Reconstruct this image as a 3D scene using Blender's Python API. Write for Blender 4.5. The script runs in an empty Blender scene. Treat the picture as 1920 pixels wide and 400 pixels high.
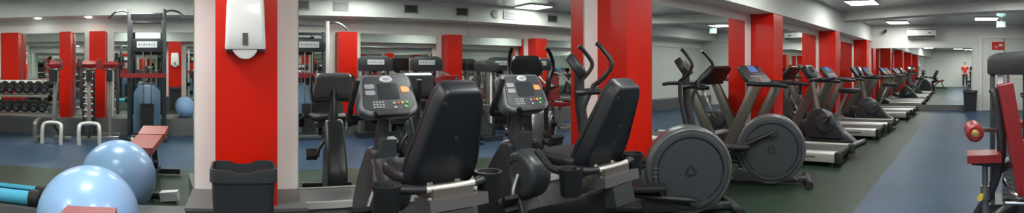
import bpy, bmesh, math, random
from mathutils import Vector, Matrix
random.seed(7)
PI = math.pi
sc = bpy.context.scene
COL = sc.collection

# ------------------------------------------------------------------ frame of the place
R, PX0, HOR, H = 860.0, 460.0, 130.0, 1.25          # camera at the origin, 1.25 m up; mirror wall at +y
YP, YW = 2.90, 3.31                                  # pillar fronts, mirror wall
YL = 2.84                                            # ledge front
YR, YRL = -2.40, -1.97                               # rear wall, rear ledge front
XF, XB = 13.9, -5.0                                  # far wall, back end wall
CEIL = 2.60
BETA = -0.1                                          # turn of the left mirror wall
NL = Vector((math.sin(BETA), math.cos(BETA)))        # its outward direction
TL = Vector((math.cos(BETA), -math.sin(BETA)))
PL = NL.dot(Vector((-0.373, YW)))

# ------------------------------------------------------------------ materials
def mat(name, col, rough=0.5, metal=0.0, spec=0.5, coat=0.0, bump=None, var=0.0, vscale=20.0, emit=None, estr=0.0):
    m = bpy.data.materials.new(name); m.use_nodes = True
    nt = m.node_tree; b = nt.nodes['Principled BSDF']
    b.inputs['Base Color'].default_value = (*col, 1)
    b.inputs['Roughness'].default_value = rough
    b.inputs['Metallic'].default_value = metal
    b.inputs['Specular IOR Level'].default_value = spec
    b.inputs['Coat Weight'].default_value = coat
    if emit:
        b.inputs['Emission Color'].default_value = (*emit, 1)
        b.inputs['Emission Strength'].default_value = estr
    if var or bump:
        tc = nt.nodes.new('ShaderNodeTexCoord')
        nz = nt.nodes.new('ShaderNodeTexNoise'); nz.inputs['Scale'].default_value = vscale
        nz.inputs['Detail'].default_value = 5
        nt.links.new(tc.outputs['Object'], nz.inputs['Vector'])
        if var:
            mx = nt.nodes.new('ShaderNodeMix'); mx.data_type = 'RGBA'
            mx.inputs[6].default_value = (*[c * (1 - var) for c in col], 1)
            mx.inputs[7].default_value = (*[min(1, c * (1 + var)) for c in col], 1)
            nt.links.new(nz.outputs['Fac'], mx.inputs[0])
            nt.links.new(mx.outputs[2], b.inputs['Base Color'])
        if bump:
            bp = nt.nodes.new('ShaderNodeBump'); bp.inputs['Strength'].default_value = bump
            bp.inputs['Distance'].default_value = 0.004
            nt.links.new(nz.outputs['Fac'], bp.inputs['Height'])
            nt.links.new(bp.outputs['Normal'], b.inputs['Normal'])
    return m

M = {}
M['red_paint'] = mat('red_paint', (0.60, 0.011, 0.002), 0.30, spec=0.35, var=0.06, vscale=6, bump=0.15)
M['white_paint'] = mat('white_paint', (0.71, 0.73, 0.70), 0.55, var=0.03, vscale=5)
M['soffit_white'] = mat('soffit_white', (0.69, 0.71, 0.68), 0.6, var=0.03, vscale=4)
M['trim_white'] = mat('trim_white', (0.77, 0.755, 0.735), 0.5, var=0.03, vscale=5)
M['ceiling_film'] = mat('ceiling_film', (0.50, 0.53, 0.52), 0.10, spec=0.7)
M['plinth_grey'] = mat('plinth_grey', (0.13, 0.13, 0.135), 0.45, var=0.15, vscale=14)
M['nosing'] = mat('nosing', (0.48, 0.47, 0.45), 0.4, var=0.1)
M['mirror'] = mat('mirror', (0.86, 0.90, 0.875), 0.0, metal=1.0)
M['black_plastic'] = mat('black_plastic', (0.011, 0.012, 0.014), 0.46, bump=0.12, vscale=180)
M['seat_shell'] = mat('seat_shell', (0.010, 0.012, 0.017), 0.42, bump=0.2, vscale=150)
M['charcoal'] = mat('charcoal', (0.030, 0.033, 0.038), 0.36, bump=0.1, vscale=120)
M['graphite'] = mat('graphite', (0.040, 0.045, 0.051), 0.36, bump=0.1, vscale=120)
M['graphite_lit'] = mat('graphite_lit', (0.085, 0.092, 0.098), 0.34, bump=0.1, vscale=120)  # graphite lightened, paints in the light on the wheel rim
M['steel_grey'] = mat('steel_grey', (0.22, 0.225, 0.23), 0.32, metal=0.7)
M['bezel'] = mat('bezel', (0.125, 0.133, 0.150), 0.33)
M['panel_face'] = mat('panel_face', (0.028, 0.030, 0.036), 0.3)
M['screen'] = mat('screen', (0.035, 0.042, 0.045), 0.12)
M['screen_lit'] = mat('screen_lit', (0.02, 0.05, 0.12), 0.15, emit=(0.12, 0.35, 0.9), estr=0.22)
M['led_orange'] = mat('led_orange', (0.5, 0.12, 0.03), 0.3, emit=(1.0, 0.25, 0.06), estr=0.55)
M['btn_red'] = mat('btn_red', (0.5, 0.04, 0.03), 0.4)
M['btn_green'] = mat('btn_green', (0.12, 0.45, 0.08), 0.4)
M['btn_yellow'] = mat('btn_yellow', (0.6, 0.42, 0.05), 0.4)
M['btn_grey'] = mat('btn_grey', (0.28, 0.29, 0.32), 0.4)
M['badge'] = mat('badge', (0.62, 0.63, 0.64), 0.3)
M['chrome'] = mat('chrome', (0.72, 0.72, 0.72), 0.16, metal=1.0)
M['alu'] = mat('alu', (0.66, 0.64, 0.61), 0.36, metal=0.45, var=0.06, vscale=40)
M['taupe_metal'] = mat('taupe_metal', (0.155, 0.140, 0.120), 0.35, metal=0.35)
M['frame_grey'] = mat('frame_grey', (0.24, 0.23, 0.21), 0.38, metal=0.35)
M['belt'] = mat('belt', (0.035, 0.035, 0.036), 0.6, bump=0.3, vscale=220)
M['rubber'] = mat('rubber', (0.012, 0.012, 0.013), 0.6)
M['red_vinyl'] = mat('red_vinyl', (0.23, 0.013, 0.016), 0.36, bump=0.15, vscale=120)
M['pale_red_vinyl'] = mat('pale_red_vinyl', (0.33, 0.060, 0.050), 0.36, bump=0.15, vscale=120)
M['ball_blue'] = mat('ball_blue', (0.29, 0.49, 0.80), 0.33, coat=0.2)
M['mat_cyan'] = mat('mat_cyan', (0.07, 0.42, 0.62), 0.55, bump=0.3, vscale=90)
M['gloss_white'] = mat('gloss_white', (0.80, 0.80, 0.80), 0.22)
M['paper'] = mat('paper', (0.78, 0.77, 0.75), 0.8)
M['smoke_glass'] = mat('smoke_glass', (0.10, 0.10, 0.075), 0.15)
M['shroud_blue'] = mat('shroud_blue', (0.13, 0.22, 0.33), 0.2)
M['light'] = mat('light', (0.9, 0.9, 0.9), 0.5, emit=(0.975, 1.0, 0.945), estr=17.0)
M['exit_lit'] = mat('exit_lit', (0.3, 0.7, 0.6), 0.4, emit=(0.35, 0.9, 0.8), estr=0.35)
M['yellow_tag'] = mat('yellow_tag', (0.65, 0.5, 0.05), 0.4)
M['vent_dark'] = mat('vent_dark', (0.07, 0.07, 0.07), 0.6)
M['vent_light'] = mat('vent_light', (0.36, 0.36, 0.36), 0.5)
M['brass'] = mat('brass', (0.45, 0.30, 0.10), 0.35, metal=0.6)
M['skin'] = mat('skin', (0.55, 0.33, 0.24), 0.5)
M['shirt_red'] = mat('shirt_red', (0.55, 0.03, 0.03), 0.8)
M['trousers'] = mat('trousers', (0.02, 0.022, 0.03), 0.8)
M['hair'] = mat('hair', (0.03, 0.02, 0.015), 0.6)
M['blue_plastic'] = mat('blue_plastic', (0.02, 0.07, 0.35), 0.35)

# bin: woven relief
def bin_mat():
    m = mat('bin_weave', (0.022, 0.025, 0.032), 0.42)
    nt = m.node_tree; b = nt.nodes['Principled BSDF']
    tc = nt.nodes.new('ShaderNodeTexCoord'); mp = nt.nodes.new('ShaderNodeMapping')
    mp.inputs['Rotation'].default_value = (0, 0, 0)
    mp.inputs['Scale'].default_value = (1, 1, 1)
    ck = nt.nodes.new('ShaderNodeTexBrick'); ck.inputs['Scale'].default_value = 60
    ck.inputs['Color1'].default_value = (1, 1, 1, 1); ck.inputs['Color2'].default_value = (.8, .8, .8, 1)
    ck.inputs['Mortar'].default_value = (0, 0, 0, 1); ck.inputs['Mortar Size'].default_value = 0.06
    sep = nt.nodes.new('ShaderNodeSeparateXYZ'); cmb = nt.nodes.new('ShaderNodeCombineXYZ')
    ad = nt.nodes.new('ShaderNodeMath'); ad.operation = 'ADD'
    nt.links.new(tc.outputs['Object'], sep.inputs[0])
    nt.links.new(sep.outputs[0], ad.inputs[0]); nt.links.new(sep.outputs[1], ad.inputs[1])
    nt.links.new(ad.outputs[0], cmb.inputs[0]); nt.links.new(sep.outputs[2], cmb.inputs[1])
    nt.links.new(cmb.outputs[0], ck.inputs['Vector'])
    bp = nt.nodes.new('ShaderNodeBump'); bp.inputs['Strength'].default_value = 0.7; bp.inputs['Distance'].default_value = 0.006
    nt.links.new(ck.outputs['Color'], bp.inputs['Height']); nt.links.new(bp.outputs['Normal'], b.inputs['Normal'])
    return m
M['bin_weave'] = bin_mat()

def floor_mat():
    m = bpy.data.materials.new('rubber_floor'); m.use_nodes = True
    nt = m.node_tree; b = nt.nodes['Principled BSDF']
    b.inputs['Roughness'].default_value = 0.42; b.inputs['Specular IOR Level'].default_value = 0.22
    tc = nt.nodes.new('ShaderNodeTexCoord'); sep = nt.nodes.new('ShaderNodeSeparateXYZ')
    nt.links.new(tc.outputs['Object'], sep.inputs[0])
    gt = nt.nodes.new('ShaderNodeMath'); gt.operation = 'GREATER_THAN'; gt.inputs[1].default_value = 0.98
    nt.links.new(sep.outputs[1], gt.inputs[0])
    mx = nt.nodes.new('ShaderNodeMix'); mx.data_type = 'RGBA'
    mx.inputs[6].default_value = (0.031, 0.060, 0.108, 1); mx.inputs[7].default_value = (0.019, 0.035, 0.021, 1)
    nt.links.new(gt.outputs[0], mx.inputs[0])
    n1 = nt.nodes.new('ShaderNodeTexNoise'); n1.inputs['Scale'].default_value = 160; n1.inputs['Detail'].default_value = 3
    n2 = nt.nodes.new('ShaderNodeTexNoise'); n2.inputs['Scale'].default_value = 1.6; n2.inputs['Detail'].default_value = 4
    for n in (n1, n2): nt.links.new(tc.outputs['Object'], n.inputs['Vector'])
    r1 = nt.nodes.new('ShaderNodeMapRange'); r1.inputs[1].default_value = .3; r1.inputs[2].default_value = .7
    r1.inputs[3].default_value = .55; r1.inputs[4].default_value = 1.5
    nt.links.new(n1.outputs['Fac'], r1.inputs[0])
    r2 = nt.nodes.new('ShaderNodeMapRange'); r2.inputs[1].default_value = .3; r2.inputs[2].default_value = .7
    r2.inputs[3].default_value = .82; r2.inputs[4].default_value = 1.18
    nt.links.new(n2.outputs['Fac'], r2.inputs[0])
    ml = nt.nodes.new('ShaderNodeMath'); ml.operation = 'MULTIPLY'
    nt.links.new(r1.outputs[0], ml.inputs[0]); nt.links.new(r2.outputs[0], ml.inputs[1])
    vm = nt.nodes.new('ShaderNodeVectorMath'); vm.operation = 'SCALE'
    nt.links.new(mx.outputs[2], vm.inputs[0]); nt.links.new(ml.outputs[0], vm.inputs['Scale'])
    nt.links.new(vm.outputs[0], b.inputs['Base Color'])
    bp = nt.nodes.new('ShaderNodeBump'); bp.inputs['Strength'].default_value = 0.25; bp.inputs['Distance'].default_value = 0.003
    nt.links.new(n1.outputs['Fac'], bp.inputs['Height']); nt.links.new(bp.outputs['Normal'], b.inputs['Normal'])
    return m
M['floor'] = floor_mat()

# ------------------------------------------------------------------ mesh helpers
def BM(): return bmesh.new()

def add_faces(bm, vs, faces):
    v = [bm.verts.new(p) for p in vs]
    fs = []
    for f in faces:
        try: fs.append(bm.faces.new([v[i] for i in f]))
        except ValueError: pass
    return v, fs

def bevel_new(bm, verts, off, seg=2, ang=20):
    es = set()
    for v in verts:
        for e in v.link_edges:
            if len(e.link_faces) == 2 and e.calc_face_angle(0) > math.radians(ang): es.add(e)
    if es:
        bmesh.ops.bevel(bm, geom=list(es), offset=off, segments=seg, affect='EDGES', profile=0.5, clamp_overlap=True)

def box(bm, c, s, rot=None, bev=0.0, seg=2):
    x, y, z = [d / 2 for d in s]
    m = Matrix.Translation(c) @ (rot.to_4x4() if rot else Matrix())
    vs = [m @ Vector(p) for p in ((-x,-y,-z),(x,-y,-z),(x,y,-z),(-x,y,-z),(-x,-y,z),(x,-y,z),(x,y,z),(-x,y,z))]
    v, f = add_faces(bm, vs, ((3,2,1,0),(4,5,6,7),(0,1,5,4),(1,2,6,5),(2,3,7,6),(3,0,4,7)))
    if bev: bevel_new(bm, v, bev, seg)
    return bm

def RX(a): return Matrix.Rotation(a, 3, 'X')
def RY(a): return Matrix.Rotation(a, 3, 'Y')
def RZ(a): return Matrix.Rotation(a, 3, 'Z')

def frame_of(d):
    d = d.normalized()
    up = Vector((0, 0, 1)) if abs(d.z) < 0.9 else Vector((1, 0, 0))
    a = d.cross(up).normalized(); b = a.cross(d).normalized()
    return a, b

def cyl(bm, p0, p1, r0, r1=None, seg=16, cap=True):
    p0, p1 = Vector(p0), Vector(p1); r1 = r0 if r1 is None else r1
    a, b = frame_of(p1 - p0)
    vs = []
    for p, r in ((p0, r0), (p1, r1)):
        for k in range(seg):
            t = 2 * PI * k / seg
            vs.append(p + a * (r * math.cos(t)) + b * (r * math.sin(t)))
    fs = [(k, (k + 1) % seg, seg + (k + 1) % seg, seg + k) for k in range(seg)]
    if cap: fs += [tuple(range(seg))[::-1], tuple(range(seg, 2 * seg))]
    add_faces(bm, vs, fs)
    return bm

def smooth_path(pts, n=6):
    P = [Vector(p) for p in pts]
    if len(P) < 3: return P
    out = []
    for i in range(len(P) - 1):
        p0 = P[i - 1] if i else P[0] * 2 - P[1]
        p1, p2 = P[i], P[i + 1]
        p3 = P[i + 2] if i + 2 < len(P) else P[-1] * 2 - P[-2]
        for k in range(n):
            t = k / n
            out.append(0.5 * ((2 * p1) + (p2 - p0) * t + (2 * p0 - 5 * p1 + 4 * p2 - p3) * t * t + (3 * p1 - p0 - 3 * p2 + p3) * t ** 3))
    out.append(P[-1])
    return out

def tube(bm, pts, r, seg=10, smooth=True, n=6, flat=1.0):
    """sweep a round (flat=1) or oval section; r may be a list per control point"""
    P = smooth_path(pts, n) if smooth else [Vector(p) for p in pts]
    N = len(P)
    if isinstance(r, (list, tuple)):
        m = len(r) - 1
        rs = []
        for i in range(N):
            t = i / (N - 1) * m; j = min(int(t), m - 1); rs.append(r[j] + (r[j + 1] - r[j]) * (t - j))
    else: rs = [r] * N
    tang = [(P[min(i + 1, N - 1)] - P[max(i - 1, 0)]).normalized() for i in range(N)]
    a, b = frame_of(tang[0])
    rings = []
    for i in range(N):
        if i:
            ax = tang[i - 1].cross(tang[i])
            if ax.length > 1e-6:
                q = Matrix.Rotation(tang[i - 1].angle(tang[i]), 3, ax.normalized())
                a = q @ a; b = q @ b
        rings.append([bm.verts.new(P[i] + a * (rs[i] * math.cos(2 * PI * k / seg)) + b * (rs[i] * flat * math.sin(2 * PI * k / seg))) for k in range(seg)])
    for i in range(N - 1):
        for k in range(seg):
            bm.faces.new((rings[i][k], rings[i][(k + 1) % seg], rings[i + 1][(k + 1) % seg], rings[i + 1][k]))
    bm.faces.new(rings[0][::-1]); bm.faces.new(rings[-1])
    return bm

def beam(bm, p0, p1, w, h, bev=0.006, w1=None, h1=None):
    """rectangular bar; w across (horizontal), h the other way"""
    p0, p1 = Vector(p0), Vector(p1); a, b = frame_of(p1 - p0)
    w1 = w if w1 is None else w1; h1 = h if h1 is None else h1
    vs = []
    for p, ww, hh in ((p0, w, h), (p1, w1, h1)):
        for sx, sy in ((-1, -1), (1, -1), (1, 1), (-1, 1)):
            vs.append(p + a * (sx * ww / 2) + b * (sy * hh / 2))
    v, f = add_faces(bm, vs, ((3,2,1,0),(4,5,6,7),(0,1,5,4),(1,2,6,5),(2,3,7,6),(3,0,4,7)))
    bmesh.ops.recalc_face_normals(bm, faces=f)
    if bev: bevel_new(bm, v, bev)
    return bm

def round_poly(pts, r, n=4):
    out = []; N = len(pts)
    for i in range(N):
        p0, p1, p2 = Vector(pts[i - 1]), Vector(pts[i]), Vector(pts[(i + 1) % N])
        rr = r[i] if isinstance(r, (list, tuple)) else r
        d0, d1 = (p0 - p1), (p2 - p1)
        rr = min(rr, d0.length * .45, d1.length * .45)
        a, c = p1 + d0.normalized() * rr, p1 + d1.normalized() * rr
        for k in range(n + 1):
            t = k / n
            out.append(a * (1 - t) ** 2 + p1 * 2 * t * (1 - t) + c * t * t)
    return [(p.x, p.y) for p in out]

def prism(bm, poly, a0, a1, axis='x', bev=0.0, seg=2, m=None, shrink=1.0):
    """extrude a 2D outline along an axis; shrink scales the a1 end about the outline's centre"""
    n = len(poly)
    cx = sum(p[0] for p in poly) / n; cy = sum(p[1] for p in poly) / n
    def put(u, v, a):
        p = {'x': (a, u, v), 'y': (u, a, v), 'z': (u, v, a)}[axis]
        return m @ Vector(p) if m else Vector(p)
    vs = [put(u, v, a0) for u, v in poly] + [put(cx + (u - cx) * shrink, cy + (v - cy) * shrink, a1) for u, v in poly]
    v, f = add_faces(bm, vs, [tuple(range(n))[::-1], tuple(range(n, 2 * n))] + [(k, (k + 1) % n, n + (k + 1) % n, n + k) for k in range(n)])
    bmesh.ops.recalc_face_normals(bm, faces=f)
    if bev:
        es = set()
        for face in f[:2]:
            es.update(face.edges)
        bmesh.ops.bevel(bm, geom=list(es), offset=bev, segments=seg, affect='EDGES', profile=0.5, clamp_overlap=True)
    return bm

def lathe(bm, prof, c, axis='z', seg=32, m=None):
    """prof: (radius, height along the axis) pairs"""
    c = Vector(c); rings = []
    for r, h in prof:
        ring = []
        for k in range(seg):
            t = 2 * PI * k / seg; u, v = r * math.cos(t), r * math.sin(t)
            p = {'x': Vector((h, u, v)), 'y': Vector((u, h, v)), 'z': Vector((u, v, h))}[axis]
            p = c + p
            ring.append(bm.verts.new(m @ p if m else p))
        rings.append(ring)
    fs = []
    for i in range(len(rings) - 1):
        for k in range(seg):
            fs.append(bm.faces.new((rings[i][k], rings[i][(k + 1) % seg], rings[i + 1][(k + 1) % seg], rings[i + 1][k])))
    fs.append(bm.faces.new(rings[0][::-1])); fs.append(bm.faces.new(rings[-1]))
    bmesh.ops.recalc_face_normals(bm, faces=fs)
    return bm

def pad(bm, c, s, rot=None, puff=0.35):
    """upholstered pad: rounded box with softened edges"""
    return box(bm, c, s, rot, bev=min(s) * puff, seg=3)

def link(name, bm, m, parent=None, ang=38):
    me = bpy.data.meshes.new(name); bm.normal_update(); bm.to_mesh(me); bm.free()
    me.materials.append(m)
    me.polygons.foreach_set('use_smooth', [True] * len(me.polygons))
    try: me.set_sharp_from_angle(angle=math.radians(ang))
    except Exception: pass
    o = bpy.data.objects.new(name, me); COL.objects.link(o)
    if parent: o.parent = parent
    return o
part = link
def parts(name, bm, m, parent, ang=38):
    """every loose piece of the mesh becomes a part of its own"""
    bm.verts.ensure_lookup_table(); seen = set(); out = []
    for v0 in bm.verts:
        if v0 in seen: continue
        comp = [v0]; seen.add(v0)
        for v in comp:
            for e in v.link_edges:
                q = e.other_vert(v)
                if q not in seen: seen.add(q); comp.append(q)
        nb = bmesh.new(); mp = {v: nb.verts.new(v.co) for v in comp}
        fs = set(f for v in comp for f in v.link_faces)
        for f in fs: nb.faces.new([mp[v] for v in f.verts])
        out.append(link(name, nb, m, parent, ang))
    bm.free()
    return out

def tag(o, label, cat, group=None, kind=None):
    if label: o['label'] = label
    if cat: o['category'] = cat
    if group: o['group'] = group
    if kind: o['kind'] = kind
    return o

def thing(name, label, cat, loc=(0, 0, 0), rz=0.0, group=None):
    o = bpy.data.objects.new(name, None); COL.objects.link(o)
    o.empty_display_size = 0.1
    o.location = loc; o.rotation_euler = (0, 0, rz)
    return tag(o, label, cat, group)

def struct(name, bm, m, label=None, ang=38):
    o = link(name, bm, m, None, ang); o['kind'] = 'structure'
    if label: o['label'] = label
    return o

def dup(root, loc, rz=None, label=None, group=None):
    def cp(o, par):
        c = o.copy(); COL.objects.link(c)
        if par: c.parent = par
        for ch in list(o.children): cp(ch, c)
        return c
    r = cp(root, None)
    r.location = loc
    if rz is not None: r.rotation_euler = (0, 0, rz)
    if label: r['label'] = label
    if group: r['group'] = group
    return r

def unmirror(px, d):
    """real place of something that shows at photo column px in the left mirror at optical distance d"""
    t = (px - PX0) / R
    v = Vector((math.sin(t), math.cos(t))) * d
    return v - NL * (2 * (v.dot(NL) - PL))
def unmirror_main(px, d):
    t = (px - PX0) / R
    return Vector((d * math.sin(t), 2 * YW - d * math.cos(t)))
def at(px, d):
    t = (px - PX0) / R
    return Vector((d * math.sin(t), d * math.cos(t)))

# ================================================================== THE ROOM
struct('floor', box(BM(), ((XF + XB) / 2, .5, -.05), (XF - XB + .4, 6.6, .1)), M['floor'], 'dark green and blue rubber gym floor')
struct('ceiling', box(BM(), ((XF + XB) / 2, .5, CEIL + .05), (XF - XB + .4, 6.6, .1)), M['ceiling_film'], 'pale glossy ceiling')
bm = BM(); box(bm, ((XF - .373) / 2, YW + .06, CEIL / 2), (XF + .373, .1, CEIL)); struct('wall_front', bm, M['white_paint'], 'white wall behind the mirrors and red pillars')
def lbox(bm, t0, t1, n0, n1, z0, z1):
    """box in the turned frame of the left wall: t along it from its right end, n outward distance"""
    P0 = Vector((-0.373, YW)) - NL * PL + NL * 0
    base = Vector((-0.373, YW)) - NL * PL
    vs = []
    for z in (z0, z1):
        for t, n in ((t0, n0), (t1, n0), (t1, n1), (t0, n1)):
            p = base + TL * t + NL * n
            vs.append((p.x, p.y, z))
    v, f = add_faces(bm, vs, ((3,2,1,0),(4,5,6,7),(0,1,5,4),(1,2,6,5),(2,3,7,6),(3,0,4,7)))
    bmesh.ops.recalc_face_normals(bm, faces=f)
    return bm
struct('wall_left', lbox(BM(), -4.7, 0, PL + .012, PL + .11, 0, CEIL), M['white_paint'], 'white wall behind the mirror at the left')
struct('wall_rear', box(BM(), ((XF + XB) / 2, YR - .06, CEIL / 2), (XF - XB, .1, CEIL)), M['white_paint'], 'white wall opposite, seen in the mirrors')
struct('wall_far', box(BM(), (XF + .06, .45, CEIL / 2), (.1, 5.9, CEIL)), M['white_paint'], 'white end wall with the door at the far right')
struct('wall_back', box(BM(), (XB - .05, .3, CEIL / 2), (.1, 5.8, CEIL)), M['white_paint'])

# pillars of the mirror wall with white borders
PIL = [(-.19, .203), (3.185, 3.555), (6.51, 6.88), (9.94, 10.31), (13.22, 13.59)]
LZ = .385
SOF = 2.12
names = ['nearest, with the towel dispenser', 'second, behind the exercise bikes', 'third, behind the first treadmill', 'fourth along the treadmill row', 'last, at the far end wall']
for i, (a, b) in enumerate(PIL):
    z0 = LZ if i < 2 else 0.0
    bm = BM(); box(bm, ((a + b) / 2, (YP + YW + .02) / 2, (z0 + SOF) / 2), (b - a, YW + .02 - YP, SOF - z0), bev=.004)
    struct('pillar_%d' % (i + 1), bm, M['red_paint'], 'red square pillar, ' + names[i])
k = 1
for i, (a, b) in enumerate(PIL):
    for s in (0, 1):
        if i == 4 and s == 1: continue
        x0, x1 = (a - .172, a - .002) if s == 0 else (b + .002, b + .175)
        z0 = LZ if i < 2 else .1
        struct('trim_%d' % k, box(BM(), ((x0 + x1) / 2, YW + .001, (z0 + SOF) / 2), (x1 - x0, .03, SOF - z0), bev=.003), M['trim_white'], 'white wall strip beside a red pillar'); k += 1
# header strip above the mirrors
struct('trim_%d' % k, box(BM(), ((XF - .37) / 2, YW + .004, 2.06), (XF + .37, .024, .12)), M['trim_white'], 'white strip above the mirrors'); k += 1
# bulkhead over pillars
bm = BM(); box(bm, ((XF - .4) / 2, (YP + YW + .02) / 2 - .005, (SOF + CEIL) / 2 + .002), (XF + .4, YW + .03 - YP, CEIL - SOF), bev=.004)
lbox(bm, -4.6, -.02, PL - .4, PL + .012, SOF, CEIL)
struct('trim_60', bm, M['soffit_white'], 'white bulkhead above the mirrors')
# cross beam
p0, p1 = Vector((10.75, 2.95)), Vector((8.45, -2.38)); d = (p1 - p0); ln = d.length
bm = BM(); box(bm, ((p0.x + p1.x) / 2, (p0.y + p1.y) / 2, 2.51), (ln, .42, .22), RZ(math.atan2(d.y, d.x)), bev=.005)
struct('trim_61', bm, M['soffit_white'], 'white beam crossing the ceiling')
# ledge (plinth) below mirrors: deep blocks under the first two pillars, a shallow ledge between them
LZ2, YL2 = .33, 3.12
BL = [(-.373, .385), (3.0, 3.72)]
bm = BM()
for a, b in BL: box(bm, ((a + b) / 2, (YL + YW + .02) / 2, (LZ - .02) / 2), (b - a, YW + .02 - YL, LZ - .02), bev=.004)
box(bm, ((.385 + 3.0) / 2, (YL2 + YW + .02) / 2, (LZ2 - .02) / 2), (3.0 - .385, YW + .02 - YL2, LZ2 - .02))
struct('baseboard_front', bm, M['plinth_grey'], 'grey tiled ledge below the mirrors')
for a, b in BL:
    struct('trim_%d' % k, box(BM(), ((a + b) / 2, (YL + YW) / 2 - .005, LZ - .01), (b - a + .01, YW - YL + .01, .02), bev=.004), M['plinth_grey'], 'grey slab under a red pillar'); k += 1
struct('trim_%d' % k, box(BM(), ((.385 + 3.0) / 2, (YL2 + YW) / 2, LZ2 - .01), (3.0 - .40, YW - YL2, .02), bev=.004), M['plinth_grey'], 'grey slab of the ledge below the mirrors'); k += 1
struct('trim_%d' % k, box(BM(), ((.385 + 3.0) / 2, YL2 - .008, LZ2 - .016), (3.0 - .40, .03, .044), bev=.004), M['nosing'], 'pale nosing along the ledge'); k += 1
struct('trim_63', box(BM(), ((XF + 3.72) / 2, YW - .012, .05), (XF - 3.72, .024, .1)), M['plinth_grey'], 'low grey skirting behind the treadmills')
LLZ = .21
struct('baseboard_left', lbox(BM(), -4.6, 0, PL - .15, PL + .012, 0, LLZ), M['plinth_grey'], 'grey ledge under the left mirror')
# far wall skirting
struct('baseboard_right', box(BM(), (XF - .015, 1.36, .085), (.03, 3.08, .17)), M['plinth_grey'], 'grey skirting of the end wall')
# rear ledge and soffit
bm = BM(); box(bm, ((XF + XB) / 2, (YRL + YR) / 2, .16), (XF - XB - .02, YRL - YR, .32), bev=.004); struct('baseboard_rear', bm, M['plinth_grey'], 'grey ledge along the opposite wall')
bm = BM(); box(bm, ((XF + XB) / 2, (YR - 1.8) / 2, (2.25 + CEIL) / 2), (XF - XB - .02, 0.6, CEIL - 2.25), bev=.005); struct('trim_62', bm, M['soffit_white'], 'white ventilation bulkhead over the opposite wall')
# rear red pillars
RP = [(-3.5, .36), (-2.37, .22), (-1.74, .31), (1.98, .37), (4.28, .34), (6.55, .34), (8.9, .36)]
for i, (x, w) in enumerate(RP):
    struct('pillar_%d' % (6 + i), box(BM(), (x, (YRL + YR) / 2 - .06, (.32 + 1.98) / 2), (w, YRL - YR - .12, 1.66), bev=.004), M['red_paint'], 'red pillar on the opposite wall')
    for s in ((-1, 1) if x > -1.8 else ()):
        struct('trim_%d' % k, box(BM(), (x + s * (w / 2 + .07), YR + .012, 1.15), (.12, .024, 1.66)), M['trim_white'], 'white strip beside a red pillar opposite'); k += 1
struct('trim_%d' % k, box(BM(), ((XF + XB) / 2, YR + .014, 2.06), (XF - XB - .1, .028, .17)), M['trim_white'], 'white strip over the opposite mirrors'); k += 1

# mirrors
def mirror(x0, x1, y, z0, z1, label, nrm=1):
    return tag(link('wall_mirror', box(BM(), ((x0 + x1) / 2, y, (z0 + z1) / 2), (x1 - x0, .012, z1 - z0)), M['mirror']), label, 'mirror', 'wall mirrors')
mirror(.386, 1.734, YW, LZ2, 2.0, 'wall mirror just right of the nearest red pillar, behind first exercise bike')
mirror(1.738, 3.000, YW, LZ2, 2.0, 'wall mirror panel left of the second red pillar, behind second exercise bike')
mirror(3.735, 6.335, YW, .1, 2.0, 'wall mirror between second and third red pillars, behind the cross trainers')
mirror(7.06, 9.76, YW, .1, 2.0, 'wall mirror between third and fourth red pillars, behind treadmills')
mirror(10.49, 13.04, YW, .1, 2.0, 'wall mirror between fourth and last red pillars')
o = tag(link('wall_mirror', lbox(BM(), -4.55, -.002, PL, PL + .011, LLZ, 2.0), M['mirror']), 'wall mirror left of the towel dispenser pillar, above the blue ball', 'mirror', 'wall mirrors')
o = tag(link('wall_mirror', box(BM(), (XF - .006, (2.89 - .18) / 2, (.17 + 1.9) / 2), (.012, 3.07, 1.73)), M['mirror']), 'large mirror on the end wall beside the door', 'mirror', 'wall mirrors')
RM = [(-4.9, -3.69), (-3.31, -2.49), (-2.25, -2.04), (-1.44, 1.66), (2.31, 3.97), (4.59, 6.24), (6.86, 8.58)]
RML = ['opposite wall mirror behind the left end of the dumbbell rack', 'opposite wall mirror behind the right half of the dumbbell rack', 'narrow opposite wall mirror behind the narrow dumbbell column', 'wide opposite wall mirror behind the two tall cable towers',
       'opposite wall mirror behind the weight stations over the nearest bike', 'opposite wall mirror behind the weight stations over the second bike', 'opposite wall mirror last before the bare white wall']
for i, (a, b) in enumerate(RM):
    if b - a < .2: continue
    tag(link('wall_mirror', box(BM(), ((a + b) / 2, YR + .008, (.32 + 1.97) / 2), (b - a, .014, 1.65)), M['mirror']), RML[i], 'mirror', 'opposite wall mirrors')

# ------------------------------------------------------------------ ceiling lights
def ceiling_light(x, y, label, s=.6):
    t = thing('ceiling_light', label, 'ceiling light', (x, y, CEIL), 0, 'square ceiling light panels')
    bm = BM()
    for sx, sy, w, h in ((0, s / 2, s + .04, .02), (0, -s / 2, s + .04, .02), (s / 2, 0, .02, s), (-s / 2, 0, .02, s)):
        box(bm, (sx, sy, -.012), (w, h, .024))
    part('light_frame', bm, M['gloss_white'], t)
    part('diffuser', box(BM(), (0, 0, -.008), (s - .02, s - .02, .014)), M['light'], t)
    return t
ceiling_light(8.96, 2.06, 'square ceiling light panel nearest above the treadmills, in front of the beam')
ceiling_light(12.95, 1.93, 'square ceiling light panel left of the air conditioner')
ceiling_light(12.1, -.54, 'square ceiling light panel beside the exit sign')
for x, y in ((5.5, 1.9), (2.2, 1.5), (-.95, 2.35), (-3.4, -.2), (-1.0, -.9), (2.0, -1.1), (5.78, -1.34), (7.9, -.5), (-2.5, .5), (.4, .5), (3.2, .5)):  # the mid-aisle row is added fill light; the one by the ball brightens it
    ceiling_light(x, y, 'square ceiling light panel out of frame overhead, reflected in the mirrors or added as fill')

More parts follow.
